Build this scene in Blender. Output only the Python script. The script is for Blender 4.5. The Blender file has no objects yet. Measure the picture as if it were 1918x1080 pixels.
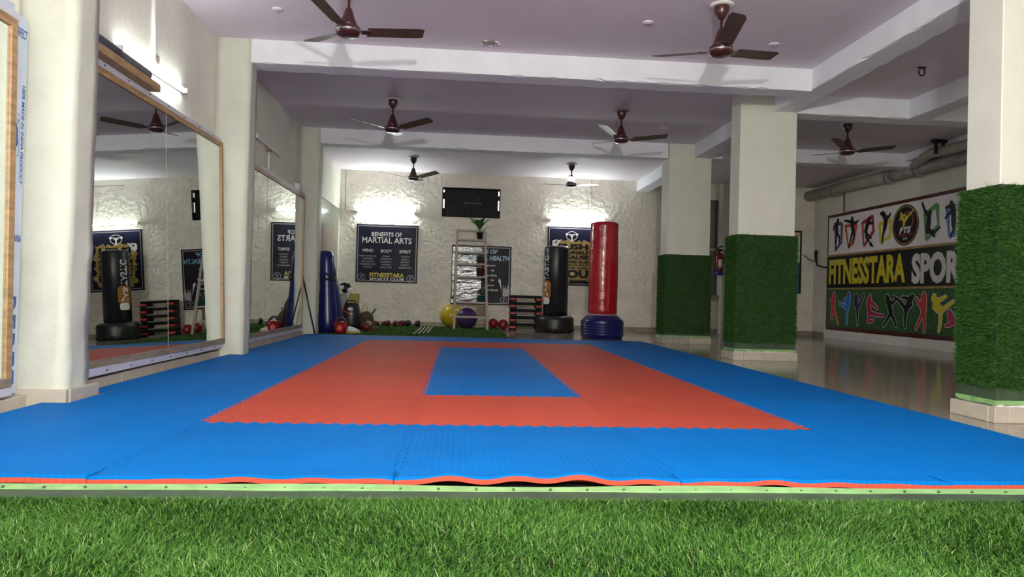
import bpy, math, random
import numpy as np
from mathutils import Vector, Matrix

random.seed(7); rng = np.random.default_rng(7)
SC = bpy.context.scene
COL = SC.collection

# ------------------------------------------------------------------ camera
def make_camera():
    yaw, pitch, roll, f = 0.0763529, 0.0112888, 0.0268584, 1293.165
    fw = Vector((math.sin(yaw) * math.cos(pitch), math.cos(yaw) * math.cos(pitch), math.sin(pitch)))
    r = Vector((math.cos(yaw), -math.sin(yaw), 0)); u = r.cross(fw)
    c, s = math.cos(roll), math.sin(roll)
    r2 = c * r + s * u; u2 = -s * r + c * u
    cd = bpy.data.cameras.new('camera'); co = bpy.data.objects.new('camera', cd); COL.objects.link(co)
    cd.sensor_fit = 'HORIZONTAL'; cd.sensor_width = 36.0; cd.lens = f / 1918 * 36.0
    cd.clip_start = 0.05; cd.clip_end = 60
    co.matrix_world = Matrix(((r2.x, u2.x, -fw.x, 0), (r2.y, u2.y, -fw.y, 0), (r2.z, u2.z, -fw.z, 0.6634), (0, 0, 0, 1)))
    SC.camera = co
make_camera()

# ------------------------------------------------------------------ world, lamps, exposure
w = bpy.data.worlds.new('world'); SC.world = w; w.use_nodes = True
w.node_tree.nodes['Background'].inputs[0].default_value = (0.9, 0.95, 1.0, 1)
w.node_tree.nodes['Background'].inputs[1].default_value = 0.05

def lamp(name, loc, watts, radius, color=(1, 0.98, 0.95)):
    ld = bpy.data.lights.new(name, 'POINT'); lo = bpy.data.objects.new(name, ld); COL.objects.link(lo)
    ld.energy = watts; ld.shadow_soft_size = radius; ld.color = color; lo.location = loc
    return lo
lamp('bulb_over_entrance', (0.32, -0.30, 1.93), 430, 0.07)
TUBE_STRENGTH = 140.0
SC.view_settings.view_transform = 'Standard'
SC.view_settings.look = 'None'
SC.view_settings.gamma = 1.0
SC.view_settings.use_curve_mapping = False
SC.view_settings.exposure = 0.42
cy = SC.cycles
cy.use_denoising = True
cy.max_bounces = 10; cy.diffuse_bounces = 5; cy.glossy_bounces = 5
cy.sample_clamp_indirect = 6.0
cy.blur_glossy = 0.5

# ------------------------------------------------------------------ materials
MATS = {}
def mat(name, color, rough=0.6, metal=0.0, var=0.0, vscale=6.0, bump=0.0, bscale=30.0, bdist=0.01, spec=0.5,
        coat=0.0, emit=0.0, aniso=None, stretch=(1, 1, 1), detail=4.0, second=None, patch=None):
    if name in MATS: return MATS[name]
    m = bpy.data.materials.new(name); m.use_nodes = True; MATS[name] = m
    nt = m.node_tree; N = nt.nodes; L = nt.links
    b = N['Principled BSDF']
    c = (color[0], color[1], color[2], 1)
    b.inputs['Base Color'].default_value = c
    b.inputs['Roughness'].default_value = rough
    b.inputs['Metallic'].default_value = metal
    b.inputs['Specular IOR Level'].default_value = spec
    b.inputs['Coat Weight'].default_value = coat
    if emit:
        b.inputs['Emission Color'].default_value = c
        b.inputs['Emission Strength'].default_value = emit
    if var or bump:
        tc = N.new('ShaderNodeTexCoord'); mp = N.new('ShaderNodeMapping')
        mp.inputs['Scale'].default_value = stretch
        L.new(tc.outputs['Object'], mp.inputs['Vector'])
    if var:
        n = N.new('ShaderNodeTexNoise'); n.inputs['Scale'].default_value = vscale; n.inputs['Detail'].default_value = detail
        L.new(mp.outputs[0], n.inputs['Vector'])
        cr = N.new('ShaderNodeValToRGB')
        lo = second if second else tuple(max(0, k * (1 - var)) for k in color)
        hi = tuple(min(1, k * (1 + var * 0.6)) for k in color)
        cr.color_ramp.elements[0].position = 0.3; cr.color_ramp.elements[1].position = 0.68
        cr.color_ramp.elements[0].color = (*lo[:3], 1); cr.color_ramp.elements[1].color = (*hi, 1)
        L.new(n.outputs['Fac'], cr.inputs[0])
        L.new(cr.outputs[0], b.inputs['Base Color'])
    if bump:
        n2 = N.new('ShaderNodeTexNoise'); n2.inputs['Scale'].default_value = bscale; n2.inputs['Detail'].default_value = 5
        L.new(mp.outputs[0], n2.inputs['Vector'])
        bp = N.new('ShaderNodeBump'); bp.inputs['Strength'].default_value = bump; bp.inputs['Distance'].default_value = bdist
        L.new(n2.outputs['Fac'], bp.inputs['Height']); L.new(bp.outputs[0], b.inputs['Normal'])
    return m

def srgb(r, g, b):
    f = lambda v: (v / 255 / 12.92) if v <= 10 else ((v / 255 + 0.055) / 1.055) ** 2.4
    return (f(r), f(g), f(b))

M_wall = mat('cream_wall_paint', (0.71, 0.70, 0.615), 0.75, var=0.10, vscale=2.2, bump=0.25, bscale=14, bdist=0.02)
M_back = mat('rough_plaster_paint', (0.78, 0.74, 0.645), 0.6, var=0.12, vscale=3.0, bump=0.9, bscale=11, bdist=0.05)
M_pillar = mat('pillar_paint', (0.63, 0.64, 0.555), 0.7, var=0.05, vscale=3, bump=0.12, bscale=20, bdist=0.01)
M_rough_pillar = mat('lumpy_pillar_paint', (0.57, 0.585, 0.50), 0.65, var=0.06, vscale=5, bump=0.25, bscale=26, bdist=0.012)
M_ceil = mat('ceiling_paint', (0.72, 0.66, 0.73), 0.7, var=0.05, vscale=1.3, bump=0.1, bscale=6, bdist=0.02)  # white paint, with lavender bounce light from the mats mixed into the colour
M_beam = mat('beam_whitewash', (0.76, 0.78, 0.83), 0.75, var=0.05, vscale=4, bump=0.25, bscale=25, bdist=0.01)
M_skirt = mat('beige_skirting_tile', (0.46, 0.42, 0.35), 0.35, var=0.10, vscale=12)
M_skirt_grey = mat('dirty_skirting_tile', (0.30, 0.26, 0.21), 0.45, var=0.3, vscale=9)
M_mortar = mat('broken_mortar', (0.42, 0.38, 0.32), 0.9, var=0.4, vscale=40, bump=1.0, bscale=60, bdist=0.02)
M_white = mat('white_paint', (0.75, 0.74, 0.72), 0.5, var=0.06, vscale=8)
M_channel = mat('lavender_metal_channel', (0.55, 0.55, 0.64), 0.4, var=0.08, vscale=10)
M_wood = mat('honey_wood', (0.36, 0.22, 0.10), 0.45, var=0.35, vscale=7, stretch=(6, 1, 6), bump=0.1, bscale=30)
M_greywood = mat('worn_plywood_edge', (0.26, 0.20, 0.15), 0.6, var=0.4, vscale=7, stretch=(6, 1, 6))
M_dark = mat('dark_slate_foam', (0.045, 0.045, 0.065), 0.7, var=0.2, vscale=8)
M_black = mat('black_plastic', (0.012, 0.012, 0.014), 0.4, var=0.2, vscale=8)
M_blackmatte = mat('black_matte', (0.01, 0.01, 0.011), 0.75, var=0.2, vscale=8)
M_mirror = mat('mirror_glass', (0.80, 0.85, 0.81), 0.0, metal=1.0)
M_foam_blue = mat('foam_blue', (0.0, 0.135, 0.46), 0.65, spec=0.07)
M_foam_red = mat('foam_red', (0.46, 0.072, 0.044), 0.65, spec=0.07)
M_steel = mat('brushed_steel', (0.55, 0.55, 0.56), 0.3, metal=1.0, var=0.1, vscale=30)
M_fan = mat('maroon_enamel', (0.055, 0.012, 0.012), 0.28, var=0.15, vscale=12, coat=0.3)
M_blade = mat('brown_fan_blade', (0.075, 0.045, 0.032), 0.35, var=0.2, vscale=10)
M_pvc = mat('grey_pvc', (0.28, 0.28, 0.26), 0.5, var=0.25, vscale=6)
M_pvc_l = mat('dusty_beige_pvc', (0.36, 0.33, 0.28), 0.55, var=0.2, vscale=6)
M_tube = mat('lit_tube', (0.93, 1.0, 0.96), 0.3, emit=TUBE_STRENGTH)
M_tube_weak = mat('lit_tube_aged', (0.95, 1.0, 0.97), 0.3, emit=TUBE_STRENGTH * 0.24)

def foam_material(m):
    """fine pressed rib texture of the mats"""
    nt = m.node_tree; N = nt.nodes; L = nt.links; b = N['Principled BSDF']
    base = b.inputs['Base Color'].default_value[:]
    tc = N.new('ShaderNodeTexCoord'); geo = N.new('ShaderNodeNewGeometry')
    wx = N.new('ShaderNodeTexWave'); wx.wave_type = 'BANDS'; wx.bands_direction = 'X'; wx.inputs['Scale'].default_value = 12.5
    wy = N.new('ShaderNodeTexWave'); wy.wave_type = 'BANDS'; wy.bands_direction = 'Y'; wy.inputs['Scale'].default_value = 9.0
    for wv in (wx, wy): L.new(geo.outputs['Position'], wv.inputs['Vector'])
    mul = N.new('ShaderNodeMath'); mul.operation = 'MULTIPLY'; mul.inputs[1].default_value = 0.45
    L.new(wy.outputs['Fac'], mul.inputs[0])
    add = N.new('ShaderNodeMath'); add.operation = 'ADD'; L.new(wx.outputs['Fac'], add.inputs[0]); L.new(mul.outputs[0], add.inputs[1])
    bp = N.new('ShaderNodeBump'); bp.inputs['Strength'].default_value = 0.3; bp.inputs['Distance'].default_value = 0.004
    L.new(add.outputs[0], bp.inputs['Height']); L.new(bp.outputs[0], b.inputs['Normal'])
    n = N.new('ShaderNodeTexNoise'); n.inputs['Scale'].default_value = 3.0; n.inputs['Detail'].default_value = 6
    L.new(geo.outputs['Position'], n.inputs['Vector'])
    oi = N.new('ShaderNodeObjectInfo')
    ma = N.new('ShaderNodeMath'); ma.operation = 'MULTIPLY_ADD'; ma.inputs[1].default_value = 0.28; ma.inputs[2].default_value = 0.80
    L.new(n.outputs['Fac'], ma.inputs[0])
    mb = N.new('ShaderNodeMath'); mb.operation = 'MULTIPLY_ADD'; mb.inputs[1].default_value = 0.10
    L.new(oi.outputs['Random'], mb.inputs[0]); L.new(ma.outputs[0], mb.inputs[2])
    vm = N.new('ShaderNodeVectorMath'); vm.operation = 'SCALE'; vm.inputs[0].default_value = base[:3]
    L.new(mb.outputs[0], vm.inputs['Scale']); L.new(vm.outputs[0], b.inputs['Base Color'])
foam_material(M_foam_blue); foam_material(M_foam_red)

def grass_material(name, dark, mid, light, dry):
    m = bpy.data.materials.new(name); m.use_nodes = True
    nt = m.node_tree; N = nt.nodes; L = nt.links; b = N['Principled BSDF']
    geo = N.new('ShaderNodeNewGeometry'); cr = N.new('ShaderNodeValToRGB'); e = cr.color_ramp.elements
    e[0].position = 0; e[0].color = (*dark, 1); e[1].position = 1; e[1].color = (*dry, 1)
    k = e.new(0.45); k.color = (*mid, 1); k = e.new(0.92); k.color = (*light, 1)
    L.new(geo.outputs['Random Per Island'], cr.inputs[0]); L.new(cr.outputs[0], b.inputs['Base Color'])
    b.inputs['Roughness'].default_value = 0.55; b.inputs['Specular IOR Level'].default_value = 0.15
    return m
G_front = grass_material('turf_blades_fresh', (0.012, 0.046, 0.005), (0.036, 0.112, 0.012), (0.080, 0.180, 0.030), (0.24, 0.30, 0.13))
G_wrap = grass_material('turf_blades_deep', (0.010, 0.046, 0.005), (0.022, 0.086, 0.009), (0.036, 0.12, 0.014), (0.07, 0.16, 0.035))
M_turfback = mat('turf_backing', (0.040, 0.070, 0.036), 0.55, var=0.3, vscale=10)
M_selvage = mat('lime_selvage_edge', (0.22, 0.40, 0.15), 0.6, var=0.2, vscale=12)
M_turfsoil = mat('turf_base_green', (0.018, 0.06, 0.012), 0.9, var=0.3, vscale=40)

def floor_material():
    m = mat('polished_stone_floor', (0.20, 0.17, 0.13), 0.16)
    nt = m.node_tree; N = nt.nodes; L = nt.links; b = N['Principled BSDF']
    geo = N.new('ShaderNodeNewGeometry')
    n = N.new('ShaderNodeTexNoise'); n.inputs['Scale'].default_value = 1.6; n.inputs['Detail'].default_value = 8
    n2 = N.new('ShaderNodeTexNoise'); n2.inputs['Scale'].default_value = 60; n2.inputs['Detail'].default_value = 3
    L.new(geo.outputs['Position'], n.inputs['Vector']); L.new(geo.outputs['Position'], n2.inputs['Vector'])
    cr = N.new('ShaderNodeValToRGB'); e = cr.color_ramp.elements
    e[0].position = 0.3; e[0].color = (0.23, 0.195, 0.15, 1); e[1].position = 0.7; e[1].color = (0.36, 0.315, 0.25, 1)
    mx = N.new('ShaderNodeMath'); mx.operation = 'MULTIPLY_ADD'; mx.inputs[1].default_value = 0.3
    L.new(n2.outputs['Fac'], mx.inputs[0]); 
    sc = N.new('ShaderNodeMath'); sc.operation = 'MULTIPLY'; sc.inputs[1].default_value = 0.7
    L.new(n.outputs['Fac'], sc.inputs[0]); L.new(sc.outputs[0], mx.inputs[2])
    L.new(mx.outputs[0], cr.inputs[0]); L.new(cr.outputs[0], b.inputs['Base Color'])
    rr = N.new('ShaderNodeMath'); rr.operation = 'MULTIPLY_ADD'; rr.inputs[1].default_value = 0.14; rr.inputs[2].default_value = 0.05
    L.new(n.outputs['Fac'], rr.inputs[0]); L.new(rr.outputs[0], b.inputs['Roughness'])
    return m
M_floor = floor_material()

def flat(name, rgb, rough=0.4, **k):
    return mat('print_' + name, srgb(*rgb), rough, var=k.pop('var', 0.06), vscale=5, **k)

# ------------------------------------------------------------------ mesh builder
class MB:
    def __init__(s): s.v = []; s.f = []; s.m = []; s.sm = []
    def add(s, verts, faces, mi=0, smooth=False):
        o = len(s.v); s.v.extend([tuple(p) for p in verts])
        for f in faces: s.f.append([o + i for i in f]); s.m.append(mi); s.sm.append(smooth)
        return s
    def box(s, x0, x1, y0, y1, z0, z1, mi=0):
        return s.add([(x0, y0, z0), (x1, y0, z0), (x1, y1, z0), (x0, y1, z0), (x0, y0, z1), (x1, y0, z1), (x1, y1, z1), (x0, y1, z1)],
                     [(0, 3, 2, 1), (4, 5, 6, 7), (0, 1, 5, 4), (1, 2, 6, 5), (2, 3, 7, 6), (3, 0, 4, 7)], mi)
    def bbox(s, x0, x1, y0, y1, z0, z1, b=0.01, mi=0):
        """box with chamfered edges"""
        xs = (x0, x0 + b, x1 - b, x1); ys = (y0, y0 + b, y1 - b, y1); zs = (z0, z0 + b, z1 - b, z1)
        V = []; idx = {}
        def vi(i, j, k):
            if (i, j, k) not in idx: idx[(i, j, k)] = len(V); V.append((xs[i], ys[j], zs[k]))
            return idx[(i, j, k)]
        F = []
        for a, o in ((0, 0), (3, 1)):
            q = [vi(a, 1, 1), vi(a, 2, 1), vi(a, 2, 2), vi(a, 1, 2)]; F.append(q if o else q[::-1])
            q = [vi(1, a, 1), vi(2, a, 1), vi(2, a, 2), vi(1, a, 2)]; F.append(q[::-1] if o else q)
            q = [vi(1, 1, a), vi(2, 1, a), vi(2, 2, a), vi(1, 2, a)]; F.append(q if o else q[::-1])
        for a in (0, 3):
            for c in (0, 3):
                ia = 1 if a == 0 else 2; ic = 1 if c == 0 else 2
                F.append([vi(a, ic, 1), vi(a, ic, 2), vi(ia, c, 2), vi(ia, c, 1)])
                F.append([vi(a, 1, ic), vi(a, 2, ic), vi(ia, 2, c), vi(ia, 1, c)])
                F.append([vi(1, a, ic), vi(2, a, ic), vi(2, ia, c), vi(1, ia, c)])
                for d in (0, 3):
                    idd = 1 if d == 0 else 2
                    F.append([vi(a, ic, idd), vi(ia, c, idd), vi(ia, ic, d)])
        return s.add(V, F, mi)
    def tube(s, pts, r, n=10, mi=0, caps=True, smooth=True):
        pts = [Vector(p) for p in pts]; rs = r if isinstance(r, (list, tuple)) else [r] * len(pts)
        V = []; F = []; up = None
        for i, p in enumerate(pts):
            d = (pts[min(i + 1, len(pts) - 1)] - pts[max(i - 1, 0)]).normalized()
            if up is None:
                a = Vector((0, 0, 1)) if abs(d.z) < 0.9 else Vector((1, 0, 0)); up = (a - d * a.dot(d)).normalized()
            else: up = (up - d * up.dot(d)).normalized()
            sd = d.cross(up)
            for k in range(n):
                t = 2 * math.pi * k / n; V.append(p + (up * math.cos(t) + sd * math.sin(t)) * rs[i])
        for i in range(len(pts) - 1):
            for k in range(n):
                a = i * n + k; b = i * n + (k + 1) % n; F.append((a, b, b + n, a + n))
        s.add(V, F, mi, smooth)
        if caps:
            o = len(s.v) - len(V)
            s.f.append([o + k for k in range(n)][::-1]); s.m.append(mi); s.sm.append(False)
            s.f.append([o + (len(pts) - 1) * n + k for k in range(n)]); s.m.append(mi); s.sm.append(False)
        return s
    def lathe(s, prof, c=(0, 0, 0), n=24, mi=0, smooth=True, wob=None):
        V = []; F = []
        for i, (r, z) in enumerate(prof):
            for k in range(n):
                t = 2 * math.pi * k / n; rr = r * (1 + (wob(t, z) if wob else 0))
                V.append((c[0] + rr * math.cos(t), c[1] + rr * math.sin(t), c[2] + z))
        for i in range(len(prof) - 1):
            for k in range(n):
                a = i * n + k; b = i * n + (k + 1) % n; F.append((a, b, b + n, a + n))
        F.append(tuple(range(n))[::-1]); F.append(tuple((len(prof) - 1) * n + k for k in range(n)))
        return s.add(V, F, mi, smooth)
    def ball(s, c, r, n=20, m=12, mi=0, sc=(1, 1, 1)):
        V = [(c[0], c[1], c[2] - r * sc[2])]; F = []
        for i in range(1, m):
            a = math.pi * i / m
            for k in range(n):
                t = 2 * math.pi * k / n
                V.append((c[0] + r * sc[0] * math.sin(a) * math.cos(t), c[1] + r * sc[1] * math.sin(a) * math.sin(t), c[2] - r * sc[2] * math.cos(a)))
        V.append((c[0], c[1], c[2] + r * sc[2]))
        for k in range(n): F.append((0, 1 + (k + 1) % n, 1 + k))
        for i in range(m - 2):
            for k in range(n):
                a = 1 + i * n + k; b = 1 + i * n + (k + 1) % n; F.append((a, b, b + n, a + n))
        L_ = len(V) - 1; o = 1 + (m - 2) * n
        for k in range(n): F.append((o + k, o + (k + 1) % n, L_))
        return s.add(V, F, mi, True)
    def prism(s, poly, fr, depth, mi=0, side_mi=None):
        """poly in (u,v) on frame fr=(origin,right,up); extruded by depth along normal (right x up)"""
        o, r, u = (Vector(a) for a in fr); nrm = r.cross(u)
        n = len(poly)
        V = [o + r * a + u * b for a, b in poly] + [o + r * a + u * b + nrm * depth for a, b in poly]
        s.add(V, [tuple(range(n, 2 * n))], mi); k = len(s.v) - 2 * n
        s.f.append([k + i for i in range(n)][::-1]); s.m.append(mi); s.sm.append(False)
        for i in range(n):
            j = (i + 1) % n; s.f.append([k + i, k + j, k + n + j, k + n + i]); s.m.append(mi if side_mi is None else side_mi); s.sm.append(False)
        return s
    def obj(s, name, mats, parent=None, origin=(0, 0, 0)):
        me = bpy.data.meshes.new(name)
        o = Vector(origin)
        me.from_pydata([tuple(Vector(p) - o) for p in s.v], [], s.f)
        if not isinstance(mats, (list, tuple)): mats = [mats]
        for m in mats: me.materials.append(m)
        me.polygons.foreach_set('material_index', s.m)
        me.polygons.foreach_set('use_smooth', s.sm)
        me.update()
        ob = bpy.data.objects.new(name, me); COL.objects.link(ob)
        if parent is None: ob.location = o
        else: ob.parent = parent
        return ob

def props(o, label=None, cat=None, group=None, kind=None):
    if label: o['label'] = label
    if cat: o['category'] = cat
    if group: o['group'] = group
    if kind: o['kind'] = kind
    return o

class Thing:
    """an Empty at the thing's base; parts are authored in world coordinates"""
    def __init__(s, name, label, cat, loc, group=None, kind=None):
        s.loc = Vector(loc); s.o = bpy.data.objects.new(name, None); COL.objects.link(s.o)
        s.o.location = s.loc; s.o.empty_display_size = 0.1; props(s.o, label, cat, group, kind)
    def part(s, name, mb, mats, parent=None, label=None, kind=None):
        ob = mb.obj(name, mats, parent or s.o, s.loc)
        if label: ob['label'] = label
        if kind: ob['kind'] = kind
        return ob

def single(name, mb, mats, label, cat, origin, group=None, kind=None):
    return props(mb.obj(name, mats, None, origin), label, cat, group, kind)

def struct(name, mb, mats, label, origin=(0, 0, 0), cat=None):
    return props(mb.obj(name, mats, None, origin), label, cat, None, 'structure')

def copy_tree(o, parent=None):
    c = o.copy(); COL.objects.link(c); c.parent = parent
    for ch in list(o.children): copy_tree(ch, c)
    return c

# frames for print on walls: origin at (u=0,v=0); right, up as seen by the viewer
def fr_back(y): return ((0, y, 0), (1, 0, 0), (0, 0, 1))            # u = x, v = z, normal -y
def fr_right(x): return ((x, 13.43, 0), (0, -1, 0), (0, 0, 1))      # u = 13.43 - y, v = z, normal -x
def fr_left(x): return ((x, 0, 0), (0, 1, 0), (0, 0, 1))            # u = y, v = z, normal +x

_font = None
def text_poly(body, w=None, h=None, bold=0.0, shear=0.0, spacing=1.0):
    """flat mesh of a line of lettering fitted to a w x h box centred on (0,0): returns verts, faces"""
    cu = bpy.data.curves.new('lettering', 'FONT'); cu.body = body; cu.size = 1.0
    cu.offset = bold; cu.shear = shear; cu.space_character = spacing; cu.resolution_u = 3
    ob = bpy.data.objects.new('lettering', cu); COL.objects.link(ob)
    dg = bpy.context.evaluated_depsgraph_get(); dg.update()
    me = bpy.data.meshes.new_from_object(ob.evaluated_get(dg))
    V = [list(v.co) for v in me.vertices]; F = [list(p.vertices) for p in me.polygons]
    bpy.data.objects.remove(ob); bpy.data.curves.remove(cu); bpy.data.meshes.remove(me)
    x0 = min(v[0] for v in V); x1 = max(v[0] for v in V); y0 = min(v[1] for v in V); y1 = max(v[1] for v in V)
    sx = (w / (x1 - x0)) if w else None; sy = (h / (y1 - y0)) if h else None
    if sx is None: sx = sy
    if sy is None: sy = sx
    return [((v[0] - (x0 + x1) / 2) * sx, (v[1] - (y0 + y1) / 2) * sy) for v in V], F

def put_text(mb, body, fr, cu, cv, w=None, h=None, bold=0.02, shear=0.0, off=0.002, rot=0.0, mi=0, spacing=1.0):
    P, F = text_poly(body, w, h, bold, shear, spacing)
    o, r, u = (Vector(a) for a in fr); n = r.cross(u); c, s = math.cos(rot), math.sin(rot)
    V = [o + r * (cu + c * a - s * b) + u * (cv + s * a + c * b) + n * off for a, b in P]
    mb.add(V, F, mi); return mb

def put_poly(mb, poly, fr, off, mi=0):
    o, r, u = (Vector(a) for a in fr); n = r.cross(u)
    off += 1.5e-5 * (len(mb.f) % 60)      # printed pieces never share one plane
    mb.add([o + r * a + u * b + n * off for a, b in poly], [tuple(range(len(poly)))], mi); return mb

def put_disc(mb, fr, cu, cv, r, off, mi=0, n=28, inner=None, ry=None):
    ry = ry or r
    if inner is None:
        return put_poly(mb, [(cu + r * math.cos(2 * math.pi * k / n), cv + ry * math.sin(2 * math.pi * k / n)) for k in range(n)], fr, off, mi)
    o, rr, u = (Vector(a) for a in fr); nn = rr.cross(u); V = []
    for q, q2 in ((r, ry), (inner, inner * ry / r)):
        V += [o + rr * (cu + q * math.cos(2 * math.pi * k / n)) + u * (cv + q2 * math.sin(2 * math.pi * k / n)) + nn * off for k in range(n)]
    mb.add(V, [(k, (k + 1) % n, n + (k + 1) % n, n + k) for k in range(n)], mi); return mb

def put_stroke(mb, pts, wd, fr, off, mi=0, caps=True):
    ws = wd if isinstance(wd, (list, tuple)) else [wd] * len(pts)
    for i in range(len(pts) - 1):
        (a, b), (c, d) = pts[i], pts[i + 1]; L_ = math.hypot(c - a, d - b) or 1e-6
        nx, ny = -(d - b) / L_, (c - a) / L_; w0, w1 = ws[i] / 2, ws[i + 1] / 2
        put_poly(mb, [(a + nx * w0, b + ny * w0), (a - nx * w0, b - ny * w0), (c - nx * w1, d - ny * w1), (c + nx * w1, d + ny * w1)], fr, off, mi)
    if caps:
        for p, q in zip(pts, ws): put_disc(mb, fr, p[0], p[1], q / 2, off, mi, n=10)
    return mb

# ================================================================== THE ROOM
ZC = 3.11
XL, XR, YB, YN = -2.42, 7.42, 14.0, -1.2
struct('floor', MB().box(XL - .2, XR + .2, YN - .2, YB + .4, -0.15, 0.0), M_floor, 'polished grey-brown stone floor of the hall')
struct('ceiling', MB().box(XL - .2, XR + .2, YN - .2, YB + .4, ZC, ZC + 0.15), M_ceil, 'white painted concrete ceiling with lavender bounce light in its colour')
struct('wall_left', MB().box(XL - .2, XL, YN, YB + .2, 0, ZC), M_wall, 'cream painted wall carrying the long mirrors')
struct('wall_right', MB().box(XR, XR + .2, YN, YB + .2, 0, ZC), M_wall, 'cream wall behind the wide sports banner')
struct('wall_near', MB().box(XL - .2, XR + .2, YN - .2, YN, 0, ZC), M_wall, 'cream wall at the entrance end of the hall')
W1 = (-0.39, 0.786, 2.235, 2.83); W2 = (4.30, 5.34, 0.80, 2.78)
wb = MB()
for x0, x1, z0, z1 in [(XL, W1[0], 0, ZC), (W1[0], W1[1], 0, W1[2]), (W1[0], W1[1], W1[3], ZC), (W1[1], W2[0], 0, ZC),
                       (W2[0], W2[1], 0, W2[2]), (W2[0], W2[1], W2[3], ZC), (W2[1], XR, 0, ZC)]:
    wb.box(x0, x1, YB, YB + .22, z0, z1)
struct('wall_back', wb, M_back, 'rough plastered cream wall at the far end of the hall')

def beam(x0, x1, y0, y1, z0=2.88, label='', along='x', worn=0.012):
    """whitewashed concrete beam with ragged lower arrises"""
    mb = MB(); L0, L1 = (x0, x1) if along == 'x' else (y0, y1); n = max(6, int((L1 - L0) / 0.09)); V = []; F = []
    for i in range(n + 1):
        t = L0 + (L1 - L0) * i / n
        a = random.gauss(0, 1) * worn; b = random.gauss(0, 1) * worn; c = abs(random.gauss(0, 1)) * worn; d = abs(random.gauss(0, 1)) * worn
        if along == 'x': ring = [(t, y0, ZC), (t, y0, z0 + max(0, a)), (t, y0 + .012 + c, z0), (t, y1 - .012 - d, z0), (t, y1, z0 + max(0, b)), (t, y1, ZC)]
        else: ring = [(x0, t, ZC), (x0, t, z0 + max(0, a)), (x0 + .012 + c, t, z0), (x1 - .012 - d, t, z0), (x1, t, z0 + max(0, b)), (x1, t, ZC)]
        V += ring
    for i in range(n):
        for k in range(5):
            a = i * 6 + k; q = (a, a + 1, a + 7, a + 6); F.append(q if along == 'x' else q[::-1])
    F.append((5, 4, 3, 2, 1, 0)); F.append(tuple(n * 6 + k for k in range(6)))
    mb.add(V, F)
    return struct('ceiling_beam', mb, M_beam, label)
beam(-2.10, 3.60, 6.905, 7.16, label='white cross beam springing from the pillar between the two mirrors')
beam(-2.14, 3.19, 10.52, 10.78, label='white cross beam springing from the pillar past the second mirror')
beam(3.60, 3.86, YN, YB, z0=2.895, along='y', label='white beam running over the row of turf-wrapped pillars')
beam(3.86, XR, 7.76, 8.02, z0=2.885, label='white cross beam before the fan over the side aisle')
beam(5.25, 5.50, YN, 7.76, z0=2.885, along='y', label='white beam over the side aisle beside the bare fan hook')
beam(3.86, XR, 10.52, 10.78, z0=2.90, label='white cross beam behind the fan over the side aisle')
beam(7.05, XR, YN, 10.52, z0=2.99, along='y', worn=0.004, label='narrow beam along the top of the banner wall')

# ---- pillars
def lumpy_column(x0, x1, y0, y1, amp, seed, low=0.9):
    """plastered pillar with wavering arrises"""
    r = random.Random(seed); mb = MB(); V = []; F = []; nz = 60; ring_n = None; ph = [r.uniform(0, 6.28) for _ in range(16)]
    for i in range(nz + 1):
        z = ZC * i / nz; k = amp * (1.0 if z < low else 0.30)
        base = []
        nx = 5; ny = 4
        base += [(x0 + (x1 - x0) * j / nx, y0) for j in range(nx)]
        base += [(x1, y0 + (y1 - y0) * j / ny) for j in range(ny)]
        base += [(x1 - (x1 - x0) * j / nx, y1) for j in range(nx)]
        base += [(x0, y1 - (y1 - y0) * j / ny) for j in range(ny)]
        ring_n = len(base)
        for j, (x, y) in enumerate(base):
            dx = k * (math.sin(z * 7 + ph[j % 16]) * 0.5 + math.sin(z * 19 + ph[(j + 5) % 16]) * 0.35 + r.uniform(-.25, .25))
            dy = k * (math.sin(z * 6 + ph[(j + 3) % 16]) * 0.5 + r.uniform(-.25, .25))
            V.append((x + (dx if x > x0 + 1e-6 else 0), y + dy, z))
    for i in range(nz):
        for j in range(ring_n):
            a = i * ring_n + j; b = i * ring_n + (j + 1) % ring_n; F.append((a, b, b + ring_n, a + ring_n))
    mb.add(V, F, 0, True); return mb

def skirt_tiles(parent, origin, runs, z1=0.09, t=0.02, m=None, z0=0.0):
    """runs: list of (axis, fixed, face_dir, [breaks]); every tile an own piece with a hairline joint"""
    for axis, fixed, d, br in runs:
        for a, b in zip(br[:-1], br[1:]):
            mb = MB(); j = 0.0015; lo, hi = min(a, b) + j, max(a, b) - j
            f0, f1 = sorted((fixed, fixed + d * t)); top = z1 + random.uniform(-.004, .004)
            if axis == 'x': mb.bbox(lo, hi, f0, f1, z0, top, 0.003)
            else: mb.bbox(f0, f1, lo, hi, z0, top, 0.003)
            mb.obj('skirting_tile', m or M_skirt, parent, origin)

def pillar_left(name_label, x1, y0, y1, amp, seed, skirt=True):
    o = (x1, y0, 0)
    p = struct('pillar', lumpy_column(XL, x1, y0, y1, amp, seed), M_rough_pillar if amp > .006 else M_pillar, name_label, o)
    if skirt:
        skirt_tiles(p, o, [('x', y0, -1, [XL, x1 + .03]), ('y', x1, 1, [y0 + .0, y1 + .06])], z1=0.095, t=0.035)
    return p
pillar_left('lumpy cream pillar between the film-covered board and the big mirror', -2.125, 3.93, 4.17, 0.010, 3)
pillar_left('cream pillar between the two mirrors', -2.09, 6.90, 7.14, 0.007, 5, False)
pillar_left('cream pillar with a dark pole leaning on it', -2.13, 10.50, 10.76, 0.008, 8, False)

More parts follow.
